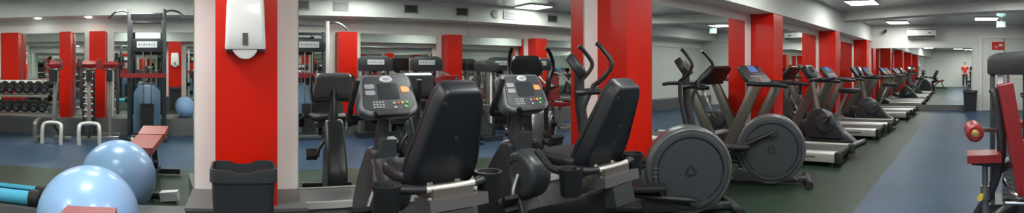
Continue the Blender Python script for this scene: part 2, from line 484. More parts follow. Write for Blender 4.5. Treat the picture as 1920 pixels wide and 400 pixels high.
# vents on the rear bulkhead
def vent(x, dark, label):
    t = thing('air_vent', label, 'vent', (x, -1.8, 2.43), 0, 'bulkhead vents')
    m = M['vent_dark'] if dark else M['vent_light']
    part('backing', box(BM(), (0, .006, 0), (.27, .012, .15)), M['vent_dark'] if dark else M['bezel'], t)
    bm = BM()
    for s in (-1, 1):
        box(bm, (0, .014, s * .075), (.29, .016, .016)); box(bm, (s * .137, .014, 0), (.016, .016, .15))
    part('vent_frame', bm, M['vent_light'], t)
    bm = BM()
    for q in range(5): box(bm, (0, .016, -.055 + q * .0275), (.26, .01, .012), RX(.5))
    parts('slat', bm, m, t)
for q, (x, dk) in enumerate(((1.03, 0), (1.78, 0), (3.17, 1), (4.3, 1), (5.45, 0), (6.64, 1), (7.9, 1), (9.1, 0))):
    vent(x, dk, ['pale', 'dark'][dk] + ' slatted vent grille on the opposite bulkhead, number %s from the left in the mirror' % ['one', 'two', 'three', 'four', 'five', 'six', 'seven', 'eight'][q])
bm = BM(); lathe(bm, [(.09, -.01), (.10, 0), (.085, .012), (.05, .016), (.0005, .016)], (5.08, -1.797, 2.43), 'y', 24)
tag(link('round_vent', bm, M['vent_light']), 'round white vent cover on the opposite bulkhead', 'vent')
for x, y in ((-2.9, -2.05), (-1.9, -2.05)):
    bm = BM(); lathe(bm, [(.05, 0), (.06, -.012), (.05, -.016), (.0005, -.016)], (x, y, 2.25), 'z', 20)
    tag(link('downlight', bm, M['light']), 'small round downlight under the opposite bulkhead, seen in left mirror', 'ceiling light', 'bulkhead downlights')

# ------------------------------------------------------------------ end wall: air conditioner, camera, exit sign, door
t = thing('air_conditioner', 'white wall air conditioner above the end wall mirror', 'air conditioner', (XF, 1.33, 2.18), 0)
prof = round_poly([(0, 0), (-.18, .03), (-.22, .10), (-.22, .28), (-.19, .31), (0, .31)], .03)
bm = BM(); prism(bm, [(u, v) for u, v in prof], -.44, .44, 'y', bev=.008, m=None)
part('casing', bm, M['gloss_white'], t)
part('air_outlet', box(BM(), (-.205, 0, .055), (.05, .82, .06), RY(-.45), bev=.006), M['vent_dark'], t)
part('intake_grille', box(BM(), (-.218, 0, .265), (.02, .84, .035), bev=.004), M['bezel'], t)
part('display', box(BM(), (-.222, -.25, .16), (.006, .1, .03)), M['bezel'], t)
t = thing('security_camera', 'small dark camera on the end wall left of the air conditioner', 'camera', (XF, 2.45, 2.38), 0)
part('bracket', cyl(BM(), (0, 0, .08), (-.1, 0, .05), .015), M['charcoal'], t)
bm = BM(); cyl(bm, (-.05, 0, .05), (-.2, 0, 0), .045); part('body', bm, M['charcoal'], t)
t = thing('exit_sign', 'small lit exit sign hanging below the ceiling before the door', 'sign', (12.3, -.95, 2.36), 0)
part('sign_box', box(BM(), (0, 0, .1), (.04, .24, .16), bev=.006), M['gloss_white'], t)
part('lit_panel', box(BM(), (-.022, 0, .135), (.006, .2, .05)), M['exit_lit'], t)
part('lit_panel', box(BM(), (-.022, 0, .06), (.006, .2, .05)), M['exit_lit'], t)
part('hanger', cyl(BM(), (0, 0, .18), (0, 0, .238), .01), M['gloss_white'], t)
# door
def struct_child(name, bm, m, parent): return part(name, bm, m, parent)
bm = BM()
for y0, y1, z0, z1 in ((-.50, -.38, 0, 2.3), (-1.98, -1.86, 0, 2.3), (-1.86, -.50, 2.18, 2.3)):
    box(bm, (XF - .03, (y0 + y1) / 2, (z0 + z1) / 2), (.07, y1 - y0, z1 - z0), bev=.006)
dr = struct('door_1', bm, M['trim_white'], 'white door frame in the end wall')
for q, (y0, y1) in enumerate(((-1.155, -.50), (-1.86, -1.165))):
    bm = BM(); box(bm, (XF - .02, (y0 + y1) / 2, 1.09), (.03, y1 - y0 - .01, 2.17), bev=.004)
    lf = part('door_leaf', bm, M['white_paint'], dr)
    bm = BM()
    for zc, hh in ((.5, .7), (1.5, 1.1)):
        for s in (-1, 1):
            box(bm, (XF - .037, (y0 + y1) / 2 + s * .22, zc), (.012, .03, hh)); box(bm, (XF - .037, (y0 + y1) / 2, zc + s * hh / 2), (.012, .47, .03))
    part('door_panel', bm, M['white_paint'], lf)
    part('door_handle', cyl(BM(), (XF - .06, -1.10 if q == 0 else -1.22, 1.0), (XF - .06, -.98 if q == 0 else -1.34, 1.0), .012), M['chrome'], lf)
bm = BM(); box(bm, (XF - .042, -1.16, 1.09), (.02, .03, 2.17)); box(bm, (XF - .042, -.50, 1.09), (.02, .02, 2.17)); box(bm, (XF - .042, -1.18, 2.185), (.02, 1.36, .02)); part('door_gasket', bm, M['steel_grey'], dr)
t = thing('red_sign', 'red notice panel on the white door', 'sign', (XF - .05, -.98, 1.84), 0)
part('sign_panel', box(BM(), (0, 0, .12), (.012, .38, .24), bev=.003), M['red_paint'], t)
bm = BM(); box(bm, (-.008, -.08, .14), (.006, .12, .08)); box(bm, (-.008, .06, .1), (.006, .1, .015)); box(bm, (-.008, .06, .06), (.006, .1, .015)); parts('sign_print', bm, M['badge'], t)

# ------------------------------------------------------------------ bins
def bin_(name, label, loc, rz, w, dpt, h):
    t = thing(name, label, 'bin', loc, rz, 'waste bins')
    bm = BM()
    def ring(ww, dd, z): return [Vector((x, y, z)) for x, y in round_poly([(-ww, -dd), (ww, -dd), (ww, dd), (-ww, dd)], .05, 5)]
    lv = [ring(w * .40, dpt * .40, 0), ring(w * .47, dpt * .47, h * .93), ring(w * .455, dpt * .455, h * .93), ring(w * .385, dpt * .385, .02)]
    rings = [[bm.verts.new(p) for p in r] for r in lv]; n = len(rings[0])
    for i in range(3):
        for q in range(n): bm.faces.new((rings[i][q], rings[i][(q + 1) % n], rings[i + 1][(q + 1) % n], rings[i + 1][q]))
    bm.faces.new(rings[0][::-1]); bm.faces.new(rings[3])
    bmesh.ops.recalc_face_normals(bm, faces=bm.faces[:])
    part('bin_body', bm, M['bin_weave'], t)
    bm = BM()
    # folded rim with dipped grips front and back
    outl = round_poly([(-w / 2, -dpt / 2), (w / 2, -dpt / 2), (w / 2, dpt / 2), (-w / 2, dpt / 2)], .06, 6)
    N = len(outl); pts = []
    big = []
    for q in range(N):
        a, b = outl[q], outl[(q + 1) % N]
        L = math.hypot(b[0] - a[0], b[1] - a[1]); c = max(1, int(L / .02))
        for j in range(c): big.append((a[0] + (b[0] - a[0]) * j / c, a[1] + (b[1] - a[1]) * j / c))
    def top(x): return h - .018 * (1 / (1 + math.exp((abs(x) - w * .17) / .008)))
    secs = []
    for x, y in big:
        z = top(x); s_in = .92
        secs.append([bm.verts.new((x * .94, y * .94, h * .90)), bm.verts.new((x, y, h * .90)), bm.verts.new((x * 1.0, y * 1.0, z - .012)), bm.verts.new((x * .985, y * .985, z)),
                     bm.verts.new((x * s_in, y * s_in, z)), bm.verts.new((x * .90, y * .90, h * .90))])
    n = len(secs)
    for q in range(n):
        for j in range(6):
            bm.faces.new((secs[q][j], secs[(q + 1) % n][j], secs[(q + 1) % n][(j + 1) % 6], secs[q][(j + 1) % 6]))
    bmesh.ops.recalc_face_normals(bm, faces=bm.faces[:])
    part('rim', bm, M['charcoal'], t)
    return t
p = at(456, 2.58)
bin_('waste_bin', 'dark woven plastic bin standing against the nearest red pillar', (p.x, p.y, 0), 0.02, .37, .27, .71)
bin_('waste_bin', 'dark plastic bin at the end wall beside the door', (13.62, -.13, 0), PI / 2, .44, .30, .62)

# ------------------------------------------------------------------ towel dispenser
t = thing('towel_dispenser', 'white paper towel dispenser on the nearest red pillar', 'towel dispenser', (.0, YP, 0), 0)
zb = 1.25 + 38 / R * 2.78
bm = BM()
# shaped shell: narrower, bowed front
rings = []
for z, w, dd in ((zb, .124, .105), (zb + .012, .126, .112), (zb + .10, .122, .118), (zb + .26, .117, .112), (zb + .36, .109, .09), (zb + .39, .10, .06)):
    rings.append([bm.verts.new((x, -dd / 2 + y, z)) for x, y in round_poly([(-w, -dd / 2), (w, -dd / 2), (w, dd / 2), (-w, dd / 2)], [.03, .03, .002, .002], 4)])
n = len(rings[0])
for i in range(len(rings) - 1):
    for q in range(n): bm.faces.new((rings[i][q], rings[i][(q + 1) % n], rings[i + 1][(q + 1) % n], rings[i + 1][q]))
bm.faces.new(rings[0][::-1]); bm.faces.new(rings[-1]); bmesh.ops.recalc_face_normals(bm, faces=bm.faces[:])
part('casing', bm, M['gloss_white'], t)
part('window', box(BM(), (0, -.117, zb + .06), (.034, .006, .075), bev=.002), M['smoke_glass'], t)
part('back_plate', box(BM(), (0, -.02, zb - .006), (.246, .04, .014), bev=.004), M['bezel'], t)
bm = BM()
poly = round_poly([(-.085, 0), (.08, 0), (.055, -.04), (.02, -.062), (-.03, -.058), (-.065, -.03)], .02)
prism(bm, [(u, zb + v) for u, v in poly], -.095, -.055, 'y', bev=.006)
part('paper_towel', bm, M['paper'], t)

# ------------------------------------------------------------------ ball, mat roll, bench
p = at(165, 2.88)
bm = BM(); bmesh.ops.create_uvsphere(bm, u_segments=64, v_segments=40, radius=.325)
for v in bm.verts:
    v.co.z *= .985
    s = 1 + .0022 * math.sin(v.co.z / .325 * 44); v.co.x *= s; v.co.y *= s
o = tag(link('exercise_ball', bm, M['ball_blue'], ang=180), 'large light blue exercise ball on the floor before the left mirror', 'ball'); o.location = (p.x, p.y, .32)
bm = BM(); lathe(bm, [(.0005, -.006), (.012, -.005), (.014, 0), (.011, .004), (.0005, .004)], (0, 0, .322), 'z', 16)
pl = part('valve_plug', bm, M['bezel'], o)
pl.rotation_euler = (2.5, .3, 0)
p = unmirror(347, 9.0)
bm = BM(); bmesh.ops.create_uvsphere(bm, u_segments=40, v_segments=24, radius=.19)
o = tag(link('exercise_ball', bm, M['ball_blue'], ang=180), 'blue exercise ball on the opposite ledge, at the left mirror\'s right edge', 'ball'); o.location = (p.x, YRL - .2, .32 + .19)

# rolled mat on the ledge
def mat_roll():
    base = Vector((-0.373, YW)) - NL * PL
    t1, t0 = -1.13, -1.95
    pa = base + TL * t0 + NL * (PL - .072); pb = base + TL * t1 + NL * (PL - .072)
    t = thing('rolled_mat', 'rolled cyan exercise mat on the ledge under the left mirror', 'exercise mat', (pa.x, pa.y, LLZ), math.atan2(TL.y, TL.x))
    L = t1 - t0
    bm = BM()
    # spiral roll
    n = 110; th = .0045; pts = []
    for q in range(n + 1):
        a = q / n * 4.2 * 2 * PI; r = .012 + .0115 * a / (2 * PI) * 1.0
        pts.append((r * math.cos(a), r * math.sin(a)))
    rr = max(math.hypot(*q) for q in pts)
    a0 = [[bm.verts.new((x, u, v + rr)) for u, v in pts] for x in (0, L - .05)]
    a1 = [[bm.verts.new((x, u * (1 - th / max(.008, math.hypot(u, v))), v * (1 - th / max(.008, math.hypot(u, v))) + rr)) for u, v in pts] for x in (0, L - .05)]
    for q in range(n):
        bm.faces.new((a0[0][q], a0[1][q], a0[1][q + 1], a0[0][q + 1]))
        bm.faces.new((a1[0][q + 1], a1[1][q + 1], a1[1][q], a1[0][q]))
        for s in (0, 1): bm.faces.new((a0[s][q], a0[s][q + 1], a1[s][q + 1], a1[s][q]))
    bmesh.ops.recalc_face_normals(bm, faces=bm.faces[:])
    part('mat', bm, M['mat_cyan'], t)
    bm = BM(); lathe(bm, [(rr + .001, -.05), (rr + .004, -.04), (rr + .004, .02), (rr - .008, .032), (.02, .034), (.0005, .03)], (L - .04, 0, rr), 'x', 28)
    part('end_strap', bm, M['rubber'], t)
mat_roll()

# incline bench: far end near the ball; local +y runs away from the mirror
pe = Vector((-.805, 2.31)); dr_ = Vector((.151, -.847)).normalized()
t = thing('weight_bench', 'red padded incline weight bench before the left mirror', 'bench', (pe.x, pe.y, 0), math.atan2(dr_.y, dr_.x) - PI / 2)
part('back_pad', pad(BM(), (0, .30, .50), (.27, .62, .062), RX(.06)), M['pale_red_vinyl'], t)
part('seat_pad', pad(BM(), (0, .80, .545), (.29, .32, .062), RX(.16)), M['pale_red_vinyl'], t)
bm = BM(); beam(bm, (0, .05, .44), (0, .66, .47), .05, .05); beam(bm, (0, .62, .45), (0, .95, .52), .05, .05); beam(bm, (0, .05, .09), (0, 1.12, .09), .06, .06); beam(bm, (0, .25, .1), (0, .62, .46), .05, .06); beam(bm, (0, .95, .12), (0, .80, .5), .05, .06)
part('frame', bm, M['charcoal'], t)
bm = BM(); beam(bm, (-.24, .06, .05), (.30, .08, .05), .06, .06); part('foot_bar', bm, M['charcoal'], t)
bm = BM(); beam(bm, (-.26, 1.12, .05), (.26, 1.12, .05), .06, .06); part('foot_bar', bm, M['charcoal'], t)
for x, y in ((.345, .08), (-.285, .06)):
    bm = BM(); box(bm, (x, y, .055), (.17, .085, .085), RY(-.12 if x > 0 else .12) @ RZ(.1), bev=.03, seg=3); part('foot_cap', bm, M['gloss_white'], t)
bm = BM(); tube(bm, [(.12, .36, .30), (.16, .40, .20), (.10, .50, .14)], .02); cyl(bm, (-.1, .42, .3), (.17, .42, .3), .015); part('adjuster', bm, M['steel_grey'], t)
bm = BM(); cyl(bm, (.14, .78, .46), (.23, .80, .46), .012); lathe(bm, [(.018, 0), (.022, .01), (.018, .04), (.0005, .042)], (.23, .80, .46), 'x', 14); part('pull_knob', bm, M['chrome'], t)

# ================================================================== RECUMBENT BIKES
def console_matrix(c, tilt):
    return Matrix.Translation(c) @ Matrix.Rotation(tilt, 4, 'X')   # local: x right, z up the face, -y towards the rider

def make_recumbent(loc, rz, label):
    t = thing('recumbent_bike', label, 'exercise bike', loc, rz, 'recumbent exercise bikes')
    # spine and feet
    bm = BM()
    beam(bm, (0, .62, .30), (0, -.10, .575), .10, .11, bev=.02)
    beam(bm, (0, .16, .48), (0, .03, .05), .09, .10, bev=.015)
    part('frame', bm, M['black_plastic'], t)
    bm = BM(); beam(bm, (-.26, .02, .04), (.26, .02, .04), .08, .07, bev=.02); part('rear_foot', bm, M['black_plastic'], t)
    bm = BM(); beam(bm, (-.28, .95, .04), (.28, .95, .04), .08, .07, bev=.02); part('front_foot', bm, M['black_plastic'], t)
    # rail on the spine with the sliding seat carriage
    bm = BM(); beam(bm, (0, .34, .455), (0, -.10, .645), .075, .025, bev=.006); part('seat_rail', bm, M['steel_grey'], t)
    bm = BM(); box(bm, (.02, -.055, .672), (.29, .15, .05), RX(-.15), bev=.012); part('seat_carriage', bm, M['steel_grey'], t)
    bm = BM()
    for x in (-.10, -.03, .05, .11): cyl(bm, (x, -.075, .69), (x, -.08, .712), .014, seg=6)
    parts('carriage_bolt', bm, M['chrome'], t)
    # rear end cap of the frame
    bm = BM(); box(bm, (.0, -.12, .60), (.16, .07, .10), RX(-.25), bev=.025); part('rear_cap', bm, M['charcoal'], t)
    # front shroud (side outline in y,z)
    prof = round_poly([(.44, .08), (1.02, .08), (1.04, .38), (.92, .60), (.76, .80), (.66, .80), (.66, .60), (.52, .34)], .07, 4)
    bm = BM(); prism(bm, prof, -.085, .085, 'x', bev=.03, seg=3); part('front_shroud', bm, M['charcoal'], t)
    bm = BM(); lathe(bm, [(.0005, -.072), (.085, -.072), (.09, -.082), (.118, -.085), (.138, -.075), (.150, -.055), (.153, -.03), (.153, .03), (.150, .055), (.138, .075), (.118, .085), (.09, .082), (.085, .072), (.0005, .072)], (.0, .60, .60), 'x', 36)
    fw = part('crank_cover', bm, M['graphite'], t)
    # cranks and pedals
    for s in (-1, 1):
        bm = BM(); tube(bm, [(s * .07, .60, .60), (s * .125, .58, .60 + s * .09), (s * .135, .56, .60 + s * .16)], .016); cr = part('crank_arm', bm, M['steel_grey'], t)
        bm = BM(); box(bm, (s * .19, .56, .60 + s * .16), (.10, .11, .03), RX(.5), bev=.01); box(bm, (s * .19, .53, .60 + s * .16 + .04), (.10, .03, .05), RX(.5), bev=.01); part('pedal', bm, M['black_plastic'], cr)
    # mast
    bm = BM(); tube(bm, [(-.01, .70, .72), (-.005, .70, .86), (0, .67, 1.0), (0, .655, 1.06)], [.062, .05, .042, .045], 14, flat=.75); part('console_mast', bm, M['charcoal'], t)
    bm = BM(); box(bm, (0, .63, .79), (.09, .05, .14), RX(.2), bev=.02); part('mast_cover', bm, M['graphite'], t)
    # front handlebar: loop on each side of the console
    for s in (-1, 1):
        bm = BM(); tube(bm, [(s * .04, .70, .98), (s * .17, .72, .97), (s * .205, .68, 1.02), (s * .20, .62, 1.12), (s * .19, .60, 1.19)], .017, 10); part('front_handlebar', bm, M['black_plastic'], t)
    # console
    m = console_matrix((0, .62, 1.105), -.42) @ Matrix.Scale(1.07, 4)
    out = round_poly([(-.148, .118), (.148, .118), (.172, -.085), (.12, -.118), (-.12, -.118), (-.172, -.085)], [.03, .03, .03, .05, .05, .03], 4)
    bm = BM(); prism(bm, out, .075, 0, 'y', bev=.014, seg=3, m=m); cs = part('console', bm, M['bezel'], t)
    inn = round_poly([(-.128, .102), (.128, .102), (.15, -.07), (.105, -.088), (-.105, -.088), (-.15, -.07)], .02, 4)
    bm = BM(); prism(bm, inn, .004, -.004, 'y', m=m); part('face_panel', bm, M['panel_face'], cs)
    bm = BM(); prism(bm, round_poly([(-.055, .062), (.06, .062), (.066, -.026), (-.055, -.026)], .008, 2), 0, -.008, 'y', m=m); part('screen', bm, M['screen'], cs)
    bm = BM(); lathe(bm, [(.0005, -.012), (.026, -.011), (.032, -.007), (.033, 0)], (0, 0, 0), 'y', 28)
    for v in bm.verts: v.co = m @ Vector((v.co.x * 1.15, v.co.y, v.co.z * .62 + .086))
    part('badge', bm, M['badge'], cs)
    bm = BM()
    lathe(bm, [(.0005, -.014), (.018, -.013), (.019, -.010)], (0, 0, 0), 'y', 20)
    for v in bm.verts: v.co = m @ Vector((v.co.x * 1.2, v.co.y, v.co.z * .5 + .086))
    part('badge_mark', bm, M['btn_grey'], cs)
    bm = BM(); prism(bm, round_poly([(.078, .045), (.122, .04), (.128, .012), (.08, .012)], .008, 2), 0, -.008, 'y', m=m); part('lit_display', bm, M['led_orange'], cs)
    bm = BM()
    for u, v in ((-.10, .045), (-.10, .01)): prism(bm, round_poly([(u - .028, v + .013), (u + .028, v + .013), (u + .028, v - .013), (u - .028, v - .013)], .01, 3), 0, -.007, 'y', m=m)
    parts('dial_key', bm, M['btn_grey'], cs)
    bm = BM()
    for q in range(4):
        for r_ in range(3): box(bm, m @ Vector((-.088 + q * .017, -.005, -.043 - r_ * .014)), (.013, .006, .010), RX(-.42))
    parts('number_key', bm, M['btn_grey'], cs)
    for (u, v, mm) in ((.025, -.05, 'btn_grey'), (.05, -.05, 'btn_red'), (.075, -.048, 'btn_yellow'), (.10, -.046, 'btn_green'), (.03, -.074, 'btn_grey'), (.09, -.070, 'btn_green')):
        bm = BM(); box(bm, m @ Vector((u, -.006, v)), (.017, .008, .013), RX(-.42), bev=.002); part('button', bm, M[mm], cs)
    bm = BM(); prism(bm, round_poly([(-.10, -.096), (.10, -.096), (.09, -.126), (-.09, -.126)], .01, 3), .01, -.04, 'y', bev=.006, m=m); part('reading_ledge', bm, M['black_plastic'], cs)
    # seat back: reclined, tapering to the top, shell towards -y
    bm = BM()
    L = .50; a = math.atan2(.2, .435)
    mb = Matrix.Translation((0, .01, .722)) @ Matrix.Rotation(a, 4, 'X')
    outl = [(-.172, .03), (-.150, 0), (.150, 0), (.172, .03), (.170, .13), (.112, L - .05), (.088, L), (-.088, L), (-.112, L - .05), (-.170, .13)]
    outl = round_poly(outl, .035, 4)
    prism(bm, outl, .045, -.03, 'y', bev=.016, seg=3, m=mb, shrink=.95)
    for v in bm.verts:                                  # bow the shell round the back
        q = mb.inverted() @ v.co
        q.y += .5 * q.x * q.x + .06 * (q.z / L - .4) ** 2
        v.co = mb @ q
    sb = part('seat_back', bm, M['seat_shell'], t, 50)
    bm = BM()
    for u, v in ((-.085, L - .07), (0, .27), (0, .17)):
        lathe(bm, [(.011, -.004), (.011, .002), (.006, .003), (.0005, .001)], (0, 0, 0), 'y', 12, m=mb @ Matrix.Translation((u, -.0305 + .5 * u * u + .06 * (v / L - .4) ** 2, v)) @ Matrix.Rotation(PI, 4, 'Z'))
    parts('screw_head', bm, M['charcoal'], sb)
    bm = BM(); prism(bm, [(u * .985, v) for u, v in outl], .047, .075, 'y', bev=.012, seg=2, m=mb)
    for v in bm.verts:
        q = mb.inverted() @ v.co; q.y += .5 * q.x * q.x; v.co = mb @ q
    part('back_cushion', bm, M['black_plastic'], sb)
    # seat cushion
    bm = BM(); prism(bm, round_poly([(-.19, .03), (.19, .03), (.175, .30), (.10, .37), (-.10, .37), (-.175, .30)], .06, 4), .735, .80, 'z', bev=.025, seg=3)
    part('seat_cushion', bm, M['black_plastic'], t)
    bm = BM(); box(bm, (0, .02, .715), (.20, .26, .06), bev=.012); part('seat_bracket', bm, M['taupe_metal'], t)
    bm = BM()
    for s in (-1, 1): beam(bm, (s * .07, -.05, .69), (s * .07, .0, .76), .03, .03)
    parts('back_support', bm, M['taupe_metal'], t)
    # handle bar behind the seat with cup holders at both ends
    bm = BM(); tube(bm, [(-.13, -.075, .742), (-.06, -.08, .742), (.06, -.08, .742), (.13, -.075, .745)], .015, 12); part('seat_handle', bm, M['alu'], t)
    for s in (-1, 1):
        bm = BM(); tube(bm, [(s * .12, -.075, .743), (s * .18 - .01, -.065, .748), (s * .225 - .03, -.045, .755)], [.02, .027, .027], 12, flat=.8); part('handle_sleeve', bm, M['black_plastic'], t)
        bm = BM(); tube(bm, [(s * .235 - .03, .0, .74), (s * .25 - .02, .10, .75), (s * .235, .20, .78), (s * .225, .26, .81)], .018, 10); part('side_grip', bm, M['black_plastic'], t)
        bm = BM(); lathe(bm, [(.0005, -.125), (.046, -.125), (.051, -.11), (.056, -.02), (.063, 0), (.063, .008), (.053, .008), (.047, -.02), (.042, -.11), (.0005, -.113)], (s * .255 - .03, -.045, .768), 'z', 28)
        part('cup_holder', bm, M['black_plastic'], t)
    return t
make_recumbent((.851, 1.866, 0), math.radians(5), 'recumbent exercise bike nearest the camera, seen from behind its black seat')
make_recumbent((1.712, 1.745, 0), math.radians(6), 'recumbent exercise bike before the second red pillar, seen from behind')

# ================================================================== CROSS TRAINERS
def make_cross_trainer(loc, rz, label, crank=-1, sc_=1.0):
    t = thing('cross_trainer', label, 'cross trainer', loc, rz, 'rear wheel cross trainers')
    cz = .385; r = .37
    bm = BM()
    half = [(.0005, .118), (.275, .118), (.281, .108), (.287, .108), (.293, .126), (.318, .126), (.326, .115), (.340, .113), (.347, .102), (.359, .098), (.370, .080), (.370, .03)]
    prof = half + [(a, -h) for a, h in half[::-1]]
    lathe(bm, [(a, -h) for a, h in prof], (0, 0, cz), 'x', 72)
    hs = part('wheel_housing', bm, M['graphite'], t, 30)
    bm = BM(); lathe(bm, [(.346, -.108), (.350, -.1135), (.361, -.108), (.374, -.085), (.376, -.03), (.376, .03), (.374, .085), (.361, .108), (.350, .1135), (.346, .108)], (0, 0, cz), 'x', 72); part('rim_lit_band', bm, M['graphite_lit'], hs)  # added paler ring stands in for light catching the housing rim
    # emblem on both faces: outlined triangle
    for s in (-1, 1):
        bm = BM(); R1, R2 = .060, .034
        for q in range(3):
            a0 = PI / 2 + q * 2 * PI / 3; a1 = a0 + 2 * PI / 3 - .35
            poly = [(R1 * math.cos(a0), R1 * math.sin(a0)), (R1 * math.cos(a1), R1 * math.sin(a1)), (R2 * math.cos(a1), R2 * math.sin(a1)), (R2 * math.cos(a0), R2 * math.sin(a0))]
            prism(bm, [(u, cz + v) for u, v in poly], s * .116, s * .122, 'x')
        part('emblem', bm, M['black_plastic'], hs)
    bm = BM()
    for q in range(3): box(bm, (-.115, .306 - q * .004, cz - .03 + q * .035), (.03, .04, .010), RX(.1))
    parts('vent_slot', bm, M['steel_grey'], hs)
    bm = BM(); prism(bm, round_poly([(-.30, .05), (.42, .05), (.36, .20), (.20, .16), (-.18, .14)], .04), -.115, .115, 'x', bev=.02); part('wheel_foot_cover', bm, M['charcoal'], t)
    # base
    bm = BM(); beam(bm, (0, -.38, .045), (0, .80, .045), .07, .06, bev=.012); beam(bm, (0, .30, .06), (0, .80, .09), .16, .05, bev=.012); part('base_rail', bm, M['charcoal'], t)
    for y, w in ((-.40, .22), (.80, .24)):
        bm = BM(); tube(bm, [(-w, y, .04), (0, y, .045), (w, y, .04)], .034, 12); ft = part('stabilizer', bm, M['graphite'], t)
        for s in (-1, 1):
            bm = BM(); cyl(bm, (s * (w - .02), y, .04), (s * (w + .045), y, .04), .0395); part('foot_cap', bm, M['rubber'], ft)
    # pedal arms with foot plates
    for s in (-1, 1):
        zz = .15 if s * crank > 0 else .58
        bm = BM(); tube(bm, [(s * .155, -.02, zz), (s * .165, .28, zz * .6 + .10), (s * .165, .62, .25), (s * .165, .80, .34)], [.030, .032, .028, .024], 12, flat=.8); pa = part('pedal_arm', bm, M['black_plastic'], t)
        bm = BM(); lathe(bm, [(.0005, -.03), (.045, -.028), (.05, 0), (.045, .028), (.0005, .03)], (s * .152, -.02, zz), 'x', 20); part('crank_hub', bm, M['charcoal'], pa)
        zp = zz * .35 + .24
        bm = BM(); prism(bm, round_poly([(-.075, .22), (.075, .22), (.075, .60), (-.075, .60)], .04, 3), zp - .03, zp + .01, 'z', bev=.01, m=Matrix.Translation((s * .20, 0, 0)))
        box(bm, (s * .20, .60, zp + .03), (.14, .025, .08), bev=.01); part('foot_plate', bm, M['black_plastic'], pa)
    # mast, console
    bm = BM(); tube(bm, [(0, .77, .06), (0, .85, .45), (0, .93, .95), (0, .94, 1.24)], [.062, .055, .045, .04], 14, flat=.8); part('mast', bm, M['charcoal'], t)
    bm = BM(); prism(bm, round_poly([(.62, .05), (.86, .05), (.92, .34), (.92, .55), (.82, .55), (.72, .30)], .05), -.085, .085, 'x', bev=.03, seg=3); part('mast_cover', bm, M['charcoal'], t)
    m = console_matrix((0, .93, 1.30), -.62)
    out = round_poly([(-.13, .11), (.13, .11), (.17, -.02), (.12, -.11), (-.12, -.11), (-.17, -.02)], .04, 4)
    bm = BM(); prism(bm, out, .08, 0, 'y', bev=.018, seg=3, m=m); cs = part('console', bm, M['charcoal'], t)
    bm = BM(); prism(bm, round_poly([(-.105, .085), (.105, .085), (.125, -.02), (-.125, -.02)], .015, 3), .002, -.004, 'y', m=m); part('screen', bm, M['screen'], cs)
    bm = BM()
    for q in range(6): box(bm, m @ Vector((-.08 + q * .032, -.004, -.055)), (.022, .008, .014), RX(-.62))
    parts('key', bm, M['btn_grey'], cs)
    # fixed hand grips
    bm = BM(); tube(bm, [(-.24, .76, 1.07), (-.20, .86, 1.06), (-.10, .94, 1.05), (.10, .94, 1.05), (.20, .86, 1.06), (.24, .76, 1.07)], .021, 12); part('fixed_grip', bm, M['black_plastic'], t)
    # swinging arms
    for s in (-1, 1):
        sh = .08 * s * crank
        bm = BM(); tube(bm, [(s * .165, .84, .33), (s * .185, .90, .62), (s * .19, .93 - sh * .4, .92), (s * .21, .89 - sh, 1.13)], [.022, .024, .022, .02], 12); am = part('swing_arm', bm, M['charcoal'], t)
        bm = BM(); tube(bm, [(s * .21, .89 - sh, 1.12), (s * .235, .80 - sh, 1.20), (s * .245, .75 - sh, 1.30), (s * .22, .82 - sh, 1.41), (s * .19, .87 - sh, 1.46)], .0185, 12); part('hand_grip', bm, M['black_plastic'], am)
        bm = BM(); lathe(bm, [(.0005, -.04), (.04, -.036), (.045, 0), (.04, .036), (.0005, .04)], (s * .19, .90, .62), 'x', 18); part('pivot_hub', bm, M['graphite'], am)
    return t
def heading(fx, fy): return math.atan2(-fx, fy)
make_cross_trainer((3.28, 2.27, 0), heading(-.72, .69), 'grey cross trainer nearest the camera with big round wheel housing, before second red pillar', -1)
make_cross_trainer((4.56, 2.06, 0), heading(-.42, .91), 'grey cross trainer behind the nearest one, beside the first treadmill', 1)

